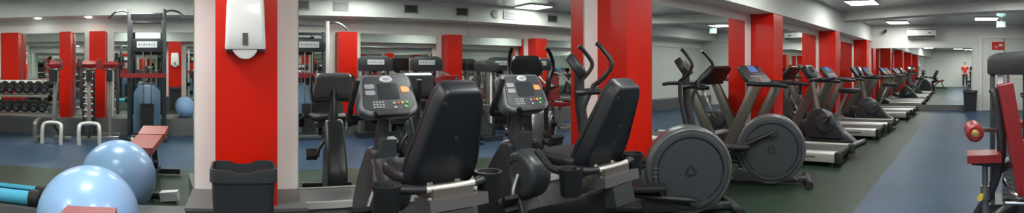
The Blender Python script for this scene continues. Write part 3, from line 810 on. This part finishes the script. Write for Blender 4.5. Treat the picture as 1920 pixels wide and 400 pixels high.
# ================================================================== TREADMILLS
def make_treadmill(loc, rz, label):
    t = thing('treadmill', label, 'treadmill', loc, rz, 'treadmills in the row along the mirrors')
    W = .40
    bm = BM(); box(bm, (0, .80, .115), (2 * W - .10, 1.5, .07), bev=.01); part('deck', bm, M['charcoal'], t)
    bm = BM(); prism(bm, round_poly([(.03, .10), (1.30, .10), (1.30, .175), (.03, .175)], .035, 5), -.26, .26, 'x'); part('running_belt', bm, M['belt'], t)
    for s in (-1, 1):
        bm = BM(); prism(bm, round_poly([(s * .275, .19), (s * (W - .02), .19), (s * W, .17), (s * W, .06), (s * .30, .06)], .012, 2), .04, 1.35, 'y'); rl = part('side_rail', bm, M['alu'], t)
        bm = BM(); box(bm, (s * (W + .001), .72, .125), (.006, .8, .022)); part('rail_stripe', bm, M['bezel'], rl)
        bm = BM(); prism(bm, round_poly([(-.02, .05), (.06, .05), (.06, .195), (.0, .185)], .02, 3), s * .27 if s > 0 else -W - .012, (W + .012) if s > 0 else -.27, 'x', bev=.008); part('rear_cap', bm, M['rubber'], t)
        bm = BM(); cyl(bm, (s * (W - .06), .10, 0), (s * (W - .06), .10, .07), .028); part('rear_foot', bm, M['rubber'], t)
        bm = BM(); cyl(bm, (s * (W - .06), 1.40, 0), (s * (W - .06), 1.40, .09), .035); part('front_foot', bm, M['rubber'], t)
    bm = BM(); prism(bm, round_poly([(1.10, .07), (1.66, .07), (1.66, .20), (1.55, .29), (1.32, .30), (1.10, .20)], .05, 4), -W, W, 'x', bev=.03, seg=3); part('motor_hood', bm, M['charcoal'], t)
    for s in (-1, 1):
        bm = BM(); beam(bm, (s * (W - .02), 1.62, .14), (s * (W - .03), 1.17, 1.04), .085, .17, bev=.02, w1=.075, h1=.14); part('upright', bm, M['taupe_metal'], t)
        bm = BM(); tube(bm, [(s * (W - .02), 1.30, 1.05), (s * (W + .0), 1.10, 1.045), (s * (W + .0), .86, 1.04), (s * (W - .01), .70, 1.02)], [.034, .034, .030, .028], 12); part('handrail', bm, M['black_plastic'], t)
    bm = BM(); tube(bm, [(-W + .04, 1.16, 1.03), (0, 1.10, 1.03), (W - .04, 1.16, 1.03)], .026, 12); part('crossbar', bm, M['black_plastic'], t)
    m = console_matrix((0, 1.36, 1.18), -.72)
    out = round_poly([(-.30, .175), (.30, .175), (.36, -.04), (.34, -.17), (-.34, -.17), (-.36, -.04)], .05, 4)
    bm = BM(); prism(bm, out, .07, 0, 'y', bev=.018, seg=3, m=m); cs = part('console', bm, M['black_plastic'], t)
    bm = BM(); prism(bm, round_poly([(-.12, .15), (.12, .15), (.12, .04), (-.12, .04)], .012, 2), .002, -.005, 'y', m=m); part('screen', bm, M['screen_lit'], cs)
    bm = BM()
    for q in range(8): box(bm, m @ Vector((-.21 + q * .06, -.004, -.05)), (.04, .008, .022), RX(-.72))
    parts('key', bm, M['btn_grey'], cs)
    bm = BM(); box(bm, m @ Vector((0, -.006, -.11)), (.05, .012, .03), RX(-.72), bev=.003); part('stop_button', bm, M['btn_red'], cs)
    bm = BM(); lathe(bm, [(.0005, -.006), (.03, -.006), (.032, 0)], (0, 0, 0), 'y', 20)
    for v in bm.verts: v.co = m @ Vector((v.co.x + .27, v.co.y, v.co.z + .10))
    part('speaker_ring', bm, M['bezel'], cs)
    return t
tm = make_treadmill((5.97, 1.58, 0), 0, 'treadmill nearest the camera, with blue-lit console, left of the third red pillar')
for (x, y), lb in (((8.32, 1.52), 'second treadmill from the camera, just behind the upright bike'),
                   ((9.30, 1.48), 'third treadmill from the camera, before the fourth red pillar'),
                   ((11.55, 1.40), 'fourth treadmill from the camera, past the fourth red pillar'),
                   ((12.62, 1.36), 'farthest treadmill of the row, next to the end wall mirror')):
    dup(tm, (x, y, 0), 0, lb)

# ================================================================== UPRIGHT BIKES
def make_upright(loc, rz, label):
    t = thing('upright_bike', label, 'exercise bike', loc, rz, 'upright exercise bikes')
    prof = round_poly([(-.26, .10), (.46, .10), (.50, .26), (.42, .46), (.32, .58), (.20, .60), (.06, .54), (-.08, .40), (-.24, .20)], .09, 5)
    bm = BM(); prism(bm, prof, -.085, .085, 'x', bev=.03, seg=3); part('body_shroud', bm, M['charcoal'], t)
    for s in (-1, 1):
        bm = BM(); lathe(bm, [(.0005, .045), (.10, .045), (.14, .04), (.165, .022), (.17, 0)], (s * .085, .10, .36), 'x', 36, m=None if s > 0 else Matrix.Translation((-.085, 0, 0)) @ Matrix.Scale(-1, 4, (1, 0, 0)) @ Matrix.Translation((.085, 0, 0)))
        part('crank_disc', bm, M['graphite'], t)
        bm = BM(); tube(bm, [(s * .135, .10, .36), (s * .16, .10 + s * .05, .36 - s * .05), (s * .165, .10 + s * .12, .36 - s * .11)], .017); cr = part('crank_arm', bm, M['chrome'], t)
        bm = BM(); box(bm, (s * .225, .10 + s * .12, .36 - s * .11), (.10, .10, .03), bev=.008); part('pedal', bm, M['black_plastic'], cr)
    bm = BM(); beam(bm, (0, -.44, .05), (0, .50, .06), .09, .07, bev=.015); part('base_rail', bm, M['charcoal'], t)
    for y in (-.45, .50):
        bm = BM(); tube(bm, [(-.27, y, .045), (0, y, .05), (.27, y, .045)], .04, 12); ft = part('stabilizer', bm, M['steel_grey'], t)
        for s in (-1, 1):
            bm = BM(); cyl(bm, (s * .24, y, .045), (s * .31, y, .045), .0445); part('foot_cap', bm, M['rubber'], ft)
    bm = BM(); prism(bm, round_poly([(-.44, .07), (-.16, .07), (-.12, .26), (-.20, .24)], .03), -.07, .07, 'x', bev=.015); part('tail_cover', bm, M['steel_grey'], t)
    bm = BM(); cyl(bm, (0, -.05, .42), (0, -.26, .86), .028); part('seat_post', bm, M['chrome'], t)
    bm = BM(); prism(bm, round_poly([(-.13, -.47), (.13, -.47), (.10, -.28), (.035, -.12), (-.035, -.12), (-.10, -.28)], .05, 4), .86, .94, 'z', bev=.03, seg=3); part('saddle', bm, M['black_plastic'], t)
    bm = BM(); tube(bm, [(0, .28, .56), (0, .35, .90), (0, .40, 1.14)], [.06, .045, .04], 12); part('console_mast', bm, M['taupe_metal'], t)
    bm = BM(); tube(bm, [(-.25, .06, 1.10), (-.27, .20, 1.07), (-.20, .34, 1.06), (0, .38, 1.05), (.20, .34, 1.06), (.27, .20, 1.07), (.25, .06, 1.10)], .019, 12); part('handlebar', bm, M['black_plastic'], t)
    m = console_matrix((0, .38, 1.22), -.5)
    bm = BM(); prism(bm, round_poly([(-.14, .12), (.14, .12), (.16, -.06), (.11, -.11), (-.11, -.11), (-.16, -.06)], .035, 4), .07, 0, 'y', bev=.015, seg=3, m=m); cs = part('console', bm, M['charcoal'], t)
    bm = BM(); prism(bm, round_poly([(-.08, .08), (.08, .08), (.08, -.02), (-.08, -.02)], .01, 2), .002, -.005, 'y', m=m); part('screen', bm, M['screen'], cs)
    return t
ub = make_upright((7.28, 2.18, 0), math.radians(-8), 'upright exercise bike between the first and second treadmills')
dup(ub, (10.46, 2.05, 0), 0.05, 'upright exercise bike between the third and fourth treadmills')

# ================================================================== WEIGHT MACHINE AT THE RIGHT EDGE
t = thing('weight_machine', 'red padded weight machine with cable tower at the right edge', 'weight machine', (4.0, -.48, 0), 0)
# tower (faces the camera side, -x)
for y in (.24, -.32):
    bm = BM(); beam(bm, (.12, y, 0), (.12, y, 1.36), .045, .045, bev=.008); part('tower_post', bm, M['charcoal'], t)
prof = round_poly([(.285, 1.20), (.285, 1.36), (.20, 1.395), (-.04, 1.41), (-.28, 1.395), (-.365, 1.36), (-.365, 1.20)], .03, 4)
bm = BM(); prism(bm, prof, .05, .20, 'x', bev=.012); part('tower_header', bm, M['charcoal'], t)
bm = BM(); box(bm, (.12, -.04, .04), (.34, .64, .08), bev=.01); part('tower_base', bm, M['charcoal'], t)
for y in (.10, -.18):
    bm = BM(); cyl(bm, (.12, y, .08), (.12, y, 1.22), .012); part('guide_rod', bm, M['chrome'], t)
bm = BM(); cyl(bm, (.12, -.04, .62), (.12, -.04, 1.22), .006); part('cable', bm, M['rubber'], t)
for q in range(12):
    bm = BM(); box(bm, (.12, -.04, .115 + q * .043), (.13, .38, .038), bev=.004); part('weight_plate', bm, M['steel_grey'], t)
bm = BM(); box(bm, (.125, .17, .75), (.05, .05, .9), bev=.006); part('side_rail', bm, M['gloss_white'], t)
# main frame
bm = BM(); tube(bm, [(-.55, .42, .04), (-.58, .40, .16), (-.62, .30, .34), (-.64, .23, .55), (-.64, .22, .75), (-.62, .26, 1.04), (-.60, .28, 1.10)], .034, 12, flat=.8); beam(bm, (-.60, .38, .06), (.08, .0, .06), .08, .08, bev=.012); beam(bm, (-.62, .26, .50), (.08, -.04, .50), .06, .07)
part('frame', bm, M['charcoal'], t)
bm = BM(); beam(bm, (-.90, .30, .03), (-.25, .52, .03), .07, .06, bev=.012); part('floor_foot', bm, M['charcoal'], t)
# pads
a = -.17
bm = BM(); pad(bm, (-.70, .135, .76), (.30, .10, .78), RX(a)); part('back_pad', bm, M['red_vinyl'], t)
bm = BM(); pad(bm, (-.69, .35, .62), (.22, .24, .055), RX(-.03)); part('seat_pad', bm, M['red_vinyl'], t)
bm = BM(); beam(bm, (-.66, .24, .56), (-.66, .44, .585), .08, .05); part('seat_support', bm, M['charcoal'], t)
bm = BM(); beam(bm, (-.64, .24, .80), (-.72, .42, .82), .03, .03); cyl(bm, (-.72, .40, .82), (-.82, .43, .82), .016); part('pad_arm', bm, M['steel_grey'], t)
bm = BM(); lathe(bm, [(.0005, -.14), (.045, -.14), (.06, -.125), (.062, 0), (.06, .125), (.045, .14), (.0005, .14)], (0, 0, 0), 'x', 24, m=Matrix.Translation((-.80, .425, .82)) @ Matrix.Rotation(.06, 4, 'Z'))
rp = part('roller_pad', bm, M['red_vinyl'], t)
bm = BM(); lathe(bm, [(.026, 0), (.026, -.008), (.016, -.012), (.0005, -.012)], (0, 0, 0), 'x', 20, m=Matrix.Translation((-.80, .425, .82)) @ Matrix.Rotation(.06, 4, 'Z') @ Matrix.Translation((-.14, 0, 0))); part('end_cap', bm, M['brass'], rp)
# seat adjuster post with yellow pin
bm = BM(); cyl(bm, (-.66, .34, .12), (-.66, .34, .58), .022); cyl(bm, (-.66, .34, .30), (-.66, .34, .40), .034); part('adjuster_post', bm, M['steel_grey'], t)
bm = BM(); cyl(bm, (-.66, .36, .33), (-.74, .38, .33), .02); part('adjuster_pin', bm, M['yellow_tag'], t)
# lower lever with second roller
bm = BM(); tube(bm, [(-.60, .20, .42), (-.74, .14, .36), (-.82, .02, .34)], .02); cyl(bm, (-.76, .20, .30), (-.80, -.06, .30), .014); part('lever', bm, M['chrome'], t)
bm = BM(); lathe(bm, [(.0005, -.13), (.045, -.13), (.06, -.115), (.062, 0), (.06, .115), (.045, .13), (.0005, .13)], (0, 0, 0), 'x', 24, m=Matrix.Translation((-.84, .02, .42)) @ Matrix.Rotation(-.2, 4, 'Z')); part('roller_pad', bm, M['red_vinyl'], t)

# ================================================================== THINGS SEEN IN THE MIRRORS
# two-tier dumbbell rack against the opposite wall (left mirror)
a = unmirror(62, 7.85)
RXX, RYY = a.x + .02, -1.28
t = thing('dumbbell_rack', 'grey two-tier rack full of black dumbbells, seen in left mirror', 'dumbbell rack', (RXX, RYY, 0), 0)
L = 1.55
for y in (0, -L):
    pass
for x in (0.0, -L):
    bm = BM(); tube(bm, [(x, .26, 0), (x, .27, .22), (x, .22, .34), (x, -.28, .38)], .032, 8, flat=1.2); beam(bm, (x, -.24, 0), (x, -.36, 1.04), .07, .06); beam(bm, (x, -.24, .035), (x, .28, .035), .07, .06); part('end_frame', bm, M['frame_grey'], t)
for z, y in ((.46, .06), (.78, -.08)):
    for dy in (-.07, .07):
        bm = BM(); beam(bm, (.16, y + dy, z - dy * .25), (-L - .06, y + dy, z - dy * .25), .03, .04, bev=.004); part('shelf_rail', bm, M['frame_grey'], t)
bm = BM(); box(bm, (-L / 2, -.37, 1.02), (L + .1, .05, .05), bev=.004); part('top_rail', bm, M['gloss_white'], t)
def make_dumbbell(loc, rz, label, group, r=.058, hl=.055, gl=.06, mh='rubber', name='dumbbell'):
    t = thing(name, label, 'dumbbell', loc, rz, group)
    bm = BM(); cyl(bm, (0, -gl - .01, 0), (0, gl + .01, 0), .015, seg=10); part('handle', bm, M['chrome'], t)
    for s in (-1, 1):
        bm = BM(); lathe(bm, [(r * .8, 0), (r, .008), (r, hl - .008), (r * .82, hl), (.0005, hl)], (0, s * gl if s > 0 else -gl - hl, 0), 'y', 12); hd = part('head', bm, M[mh], t)
        bm = BM(); y = s * (gl + hl); cyl(bm, (0, y, 0), (0, y + s * .003, 0), r * .5, seg=12); part('head_disc', bm, M['steel_grey'], hd)
    return t
d0 = None
for z, y, g, lb in ((.925, RYY - .08, 'dumbbells on the upper tier', 'black dumbbell on the upper tier of the two-tier rack'), (.605, RYY + .06, 'dumbbells on the lower tier', 'black dumbbell on the lower tier of the two-tier rack')):
    for q in range(10):
        x = RXX + .10 - q * .158
        if d0 is None: d0 = make_dumbbell((x, y, z), 0, lb, g, .077, .065, .065); d0.rotation_euler = (-.35, 0, 0)
        else: dup(d0, (x, y, z), None, lb, g)

# single-post stands with red pads (left mirror)
def make_stand(loc, rz, label, hoop=True):
    t = thing('pad_stand', label, 'exercise stand', loc, rz, 'red padded stands')
    if hoop:
        bm = BM(); tube(bm, [(-.17, .28, 0), (-.17, .26, .24), (-.14, .22, .33), (0, .20, .35), (.14, .22, .33), (.17, .26, .24), (.17, .28, 0)], .034, 10); part('foot_hoop', bm, M['alu'], t)
    else:
        bm = BM(); beam(bm, (-.17, .2, .035), (.17, .2, .035), .07, .07); part('front_foot', bm, M['chrome'], t)
    bm = BM(); beam(bm, (0, .20, .35 if hoop else .05), (0, -.22, .06), .06, .06); beam(bm, (-.16, -.22, .035), (.16, -.22, .035), .07, .07); part('base', bm, M['frame_grey'], t)
    bm = BM(); beam(bm, (0, .16, .36 if hoop else .06), (0, .06, 1.30), .065, .065); part('post', bm, M['frame_grey'], t)
    bm = BM(); pad(bm, (0, .04, 1.33), (.24, .16, .07), RX(-.35)); part('top_pad', bm, M['red_vinyl'], t)
    bm = BM(); pad(bm, (0, .20, 1.14), (.10, .10, .20)); part('front_pad', bm, M['black_plastic'], t)
    for s in (-1, 1):
        bm = BM(); tube(bm, [(s * .03, .06, 1.24), (s * .12, .12, 1.26), (s * .15, .18, 1.30), (s * .14, .22, 1.42)], .016, 8); part('handle', bm, M['steel_grey'], t)
    return t
a = unmirror(104, 7.7)
st = make_stand((a.x, a.y - .2, 0), .2, 'grey stand with red top pad beside the dumbbell rack, seen in left mirror')
a = unmirror(165, 7.7)
dup(st, (a.x, a.y - .12, 0), -.15, 'grey stand with red top pad midway between rack and cable tower')
a = unmirror(203, 8.0)
make_stand((-1.44, -1.62, 0), .0, 'grey stand with red top pad right beside the cable tower', False)
# chrome dumbbell column
a = unmirror(184, 8.5)
a.x -= .17
t = thing('dumbbell_column', 'narrow upright rack of small chrome dumbbells, seen in left mirror', 'dumbbell rack', (a.x, YRL + .18, 0), 0)
bm = BM(); beam(bm, (-.10, 0, .0), (-.10, 0, 1.25), .04, .04); beam(bm, (.10, 0, 0), (.10, 0, 1.25), .04, .04); box(bm, (0, 0, .03), (.36, .32, .06), bev=.01); part('frame', bm, M['charcoal'], t)
d1 = None
for q in range(8):
    bm = BM(); box(bm, (0, .06, .34 + q * .115), (.24, .10, .012)); part('cradle', bm, M['charcoal'], t)
    loc = (a.x, YRL + .245, .378 + q * .115)
    if d1 is None: d1 = make_dumbbell(loc, PI / 2, 'small chrome dumbbell on the narrow upright rack', 'chrome dumbbells on the upright rack', .031, .04, .05, 'chrome')
    else: dup(d1, loc, PI / 2)

# tall cable towers
def make_tower(loc, rz, label, hgt=2.3, light=False):
    fm = M['alu'] if light else M['charcoal']
    t = thing('cable_tower', label, 'cable machine', loc, rz, 'tall cable towers')
    for x in (-.31, .31):
        bm = BM(); beam(bm, (x, .22, .06), (x, .22, hgt), .06, .06, bev=.006); part('upright', bm, fm, t)
        bm = BM(); beam(bm, (x * .95, -.12, .06), (x * .95, -.12, hgt - .16), .06, .06, bev=.006); part('upright', bm, M['charcoal'], t)
        bm = BM(); beam(bm, (x, .45, .04), (x, -.22, .04), .08, .08, bev=.008); part('base_runner', bm, M['charcoal'], t)
        bm = BM(); s = 1 if x > 0 else -1
        tube(bm, [(x, .22, hgt - .06), (x + s * .10, .22, hgt - .02), (x + s * .24, .24, hgt - .05), (x + s * .36, .28, hgt - .16)], .018, 8); part('pull_up_handle', bm, M['chrome'], t)
    bm = BM(); cyl(bm, (-.31, .22, hgt - .08), (.31, .22, hgt - .08), .018); part('pull_up_bar', bm, M['chrome'], t)
    bm = BM(); beam(bm, (-.31, -.12, hgt - .20), (.31, -.12, hgt - .20), .05, .05); part('rear_crossbar', bm, M['charcoal'], t)
    bm = BM(); prism(bm, round_poly([(-.29, 1.56), (.29, 1.56), (.31, 1.74), (.22, 1.80), (-.22, 1.80), (-.31, 1.74)], .03), -.02, .10, 'y', bev=.01); hd = part('header', bm, M['charcoal'], t)
    bm = BM(); box(bm, (0, .104, 1.69), (.36, .006, .11)); sg = part('label_plate', bm, M['badge'], hd)
    bm = BM()
    for q, w in enumerate((.04, .03, .045, .03, .04, .025, .035)): box(bm, (-.14 + q * .046, .108, 1.69), (w * .8, .004, .045))
    parts('label_print', bm, M['btn_grey'], sg)
    bm = BM(); beam(bm, (-.31, .20, .06), (.31, .20, .06), .06, .06); part('base_crossbar', bm, M['steel_grey'], t)
    bm = BM(); pad(bm, (-.06, .30, 1.14), (.80, .10, .075)); part('red_bar_pad', bm, M['red_vinyl'], t)
    bm = BM(); beam(bm, (-.31, .235, 1.14), (.31, .235, 1.14), .05, .05); part('pad_carrier', bm, M['charcoal'], t)
    bm = BM(); prism(bm, round_poly([(-.24, .10), (.24, .10), (.24, .84), (.14, .96), (-.14, .96), (-.24, .84)], .03), -.06, .02, 'y', bev=.01); part('stack_shroud', bm, M['shroud_blue'], t)
    for q in range(11):
        bm = BM(); box(bm, (0, .05, .14 + q * .047), (.24, .10, .042), bev=.004); part('weight_plate', bm, M['rubber'], t)
    for x in (-.07, .07):
        bm = BM(); cyl(bm, (x, .05, .1), (x, .05, 1.56), .011); part('guide_rod', bm, M['chrome'], t)
    return t
a = unmirror(276, 8.45)
tw = make_tower((a.x, -1.62, 0), 0, 'tall dark cable tower with red bar pad and pull-up handles, seen in left mirror')
a = unmirror_main(578, 8.3)
make_tower((a.x, -1.60, 0), 0, 'tall cable tower with bright uprights right of the nearest pillar, seen in mirror', 2.1, True)

# selectorised machines along the opposite wall (main mirror)
def make_station(loc, rz, label, padmat='red_vinyl'):
    t = thing('weight_station', label, 'weight machine', loc, rz, 'weight stations along the opposite wall')
    for x in (-.30, .30):
        bm = BM(); beam(bm, (x, 0, .0), (x, 0, 1.46), .07, .07, bev=.008); part('tower_post', bm, M['frame_grey'], t)
    bm = BM(); prism(bm, round_poly([(-.33, 1.22), (.33, 1.22), (.33, 1.44), (.22, 1.50), (-.22, 1.50), (-.33, 1.44)], .03), -.05, .06, 'y', bev=.01); hd = part('header', bm, M['charcoal'], t)
    bm = BM(); box(bm, (0, .064, 1.38), (.32, .008, .09)); sg = part('label_plate', bm, M['badge'], hd)
    bm = BM()
    for q, w in enumerate((.035, .03, .04, .03, .035, .03)): box(bm, (-.12 + q * .048, .070, 1.38), (w * .8, .004, .04))
    parts('label_print', bm, M['btn_grey'], sg)
    bm = BM(); box(bm, (0, 0, .05), (.70, .34, .10), bev=.012); part('tower_base', bm, M['charcoal'], t)
    for q in range(12):
        bm = BM(); box(bm, (0, 0, .13 + q * .045), (.36, .12, .040), bev=.004); part('weight_plate', bm, M['rubber'], t)
    for x in (-.12, .12):
        bm = BM(); cyl(bm, (x, 0, .1), (x, 0, 1.24), .012); part('guide_rod', bm, M['chrome'], t)
    bm = BM(); beam(bm, (0, .1, .06), (0, 1.0, .06), .08, .08); beam(bm, (0, .45, .08), (0, .38, 1.0), .07, .07); beam(bm, (0, .7, .08), (0, .66, .48), .06, .06); beam(bm, (-.28, .98, .04), (.28, .98, .04), .08, .07); part('frame', bm, M['frame_grey'], t)
    bm = BM(); pad(bm, (0, .46, .84), (.28, .09, .52), RX(.12)); part('back_pad', bm, M[padmat], t)
    bm = BM(); pad(bm, (0, .68, .51), (.34, .36, .08)); part('seat_pad', bm, M[padmat], t)
    for s in (-1, 1):
        bm = BM(); tube(bm, [(s * .30, .10, 1.18), (s * .36, .35, 1.12), (s * .36, .60, .95), (s * .30, .78, .90)], .022, 8); part('press_arm', bm, M['frame_grey'], t)
        bm = BM(); cyl(bm, (s * .36, .78, .90), (s * .20, .80, .90), .02); part('grip', bm, M['rubber'], t)
    return t
a = unmirror_main(712, 8.2)
ws = make_station((a.x, -1.55, 0), 0, 'grey weight station reflected above the nearest bike\'s console')
for px, y, rz, lb in ((800, -1.60, .1, 'grey weight station reflected left of the nearest bike\'s black seat'),
                      (938, -1.55, 0, 'grey weight station reflected above the second bike\'s console, left side'),
                      (1010, -1.55, -.1, 'grey weight station reflected just left of the second red pillar')):
    t_ = (px - PX0) / R
    dup(ws, ((2 * YW + 1.55) * math.tan(t_), y, 0), rz, lb)

# a person in a red shirt at the back end of the aisle, facing the end mirror
def skin(name, joints, bones, m, parent=None, sub=2):
    me = bpy.data.meshes.new(name); me.from_pydata([j[0] for j in joints], bones, []); o = bpy.data.objects.new(name, me); COL.objects.link(o)
    md = o.modifiers.new('skin', 'SKIN'); md.use_smooth_shade = True
    for i, j in enumerate(joints):
        v = me.skin_vertices[0].data[i]; r = j[1]; v.radius = r if isinstance(r, tuple) else (r, r); v.use_root = (i == 0)
    sb = o.modifiers.new('sub', 'SUBSURF'); sb.levels = sub; sb.render_levels = sub
    me.materials.append(m)
    if parent: o.parent = parent
    return o
def person(loc, rz, label):
    t = thing('person', label, 'person', loc, rz)
    J = [((0, 0, .95), (.15, .10)), ((0, 0, 1.10), (.13, .09)), ((0, .005, 1.28), (.16, .105)), ((0, -.005, 1.42), (.12, .075)), ((0, .01, 1.50), .052), ((0, .02, 1.56), .06), ((0, .025, 1.635), (.077, .095)), ((0, .02, 1.71), (.062, .075))]
    B = [(i, i + 1) for i in range(7)]
    for s in (-1, 1):
        n = len(J)
        J += [((s * .185, -.01, 1.40), .06), ((s * .225, -.02, 1.13), .043), ((s * .235, .07, .90), .031), ((s * .235, .09, .83), (.022, .040)),
              ((s * .225, .115, .76), .010), ((s * .235, .12, .745), .010), ((s * .243, .10, .74), .010), ((s * .245, .08, .745), .009), ((s * .22, .13, .81), .011)]
        B += [(3, n), (n, n + 1), (n + 1, n + 2), (n + 2, n + 3), (n + 3, n + 4), (n + 3, n + 5), (n + 3, n + 6), (n + 3, n + 7), (n + 3, n + 8)]
        n = len(J)
        J += [((s * .10, 0, .86), (.085, .09)), ((s * .11, .01, .50), .058), ((s * .115, -.02, .10), .038), ((s * .125, .05, .04), (.04, .035)), ((s * .13, .14, .03), (.04, .025))]
        B += [(0, n), (n, n + 1), (n + 1, n + 2), (n + 2, n + 3), (n + 3, n + 4)]
    body = skin('body', J, B, M['skin'], t)
    S = [((0, 0, .92), (.165, .115)), ((0, 0, 1.10), (.15, .108)), ((0, .005, 1.28), (.178, .122)), ((0, -.005, 1.42), (.13, .085)), ((0, .0, 1.465), (.07, .065))]
    SB = [(0, 1), (1, 2), (2, 3), (3, 4)]
    for s in (-1, 1):
        n = len(S); S += [((s * .187, -.01, 1.40), .074), ((s * .215, -.018, 1.20), .062)]; SB += [(3, n), (n, n + 1)]
    skin('shirt', S, SB, M['shirt_red'], t)
    S = [((0, 0, .94), (.155, .11))]; SB = []
    for s in (-1, 1):
        n = len(S); S += [((s * .10, 0, .85), (.098, .10)), ((s * .11, .01, .50), .074), ((s * .115, -.015, .09), .060)]; SB += [(0, n), (n, n + 1), (n + 1, n + 2)]
    skin('trousers', S, SB, M['trousers'], t)
    for s in (-1, 1):
        bm = BM(); prism(bm, round_poly([(s * .125 - .045, -.07), (s * .125 + .045, -.07), (s * .13 + .045, .19), (s * .13 - .04, .19)], .04, 3), .0, .08, 'z', bev=.025); part('shoe', bm, M['rubber'], t)
    bm = BM(); bmesh.ops.create_uvsphere(bm, u_segments=20, v_segments=14, radius=.1)
    for v in bm.verts: v.co = Vector((v.co.x * .88, v.co.y * 1.08 - .005, max(v.co.z, -.03 - .05 * (v.co.y < 0)) * .95 + 1.675))
    for v in bm.verts:
        if v.co.y > .055 and v.co.z < 1.70: v.co.y = .055
    part('hair', bm, M['hair'], t)
    for s in (-1, 1):
        bm = BM(); bmesh.ops.create_uvsphere(bm, u_segments=10, v_segments=8, radius=.011, matrix=Matrix.Translation((s * .032, .098, 1.645))); part('eye', bm, M['hair'], t)
        bm = BM(); bmesh.ops.create_uvsphere(bm, u_segments=10, v_segments=8, radius=.02, matrix=Matrix.Translation((s * .082, .02, 1.63)) @ Matrix.Diagonal((.4, .8, 1.4, 1))); part('ear', bm, M['skin'], t)
    bm = BM(); bmesh.ops.create_cone(bm, segments=8, radius1=.016, radius2=.006, depth=.045, cap_ends=True, matrix=Matrix.Translation((0, .118, 1.622)) @ Matrix.Rotation(-.35, 4, 'X')); part('nose', bm, M['skin'], t)
    bm = BM(); box(bm, (0, .108, 1.585), (.045, .012, .012), bev=.004); part('mouth', bm, M['red_vinyl'], t)
    return t
person((-4.0, .06, 0), -PI / 2, 'person in red shirt and dark trousers standing in the aisle, reflected in end mirror')

# ================================================================== CAMERA
cam = bpy.data.cameras.new('camera'); co = bpy.data.objects.new('camera', cam); COL.objects.link(co)
co.location = (0, 0, H); co.rotation_euler = (PI / 2, 0, 0)
cam.type = 'PANO'
cam.panorama_type = 'CENTRAL_CYLINDRICAL'
cam.central_cylindrical_range_u_min = (0 - PX0) / R
cam.central_cylindrical_range_u_max = (1920 - PX0) / R
cam.central_cylindrical_range_v_min = -(400 - HOR) / R
cam.central_cylindrical_range_v_max = HOR / R
cam.central_cylindrical_radius = 1.0
cam.clip_start = .02; cam.clip_end = 100
sc.camera = co

w = bpy.data.worlds.new('world'); sc.world = w; w.use_nodes = True
w.node_tree.nodes['Background'].inputs['Color'].default_value = (.6, .65, .7, 1)
w.node_tree.nodes['Background'].inputs['Strength'].default_value = .3
sc.view_settings.view_transform = 'Standard'
sc.view_settings.look = 'None'
sc.view_settings.exposure = 0.95
sc.view_settings.gamma = 1.0
sc.view_settings.use_curve_mapping = False
cy = sc.cycles
cy.max_bounces = 14; cy.glossy_bounces = 10; cy.diffuse_bounces = 5; cy.transmission_bounces = 4
cy.caustics_reflective = True; cy.blur_glossy = 0.5
cy.sample_clamp_indirect = 6.0
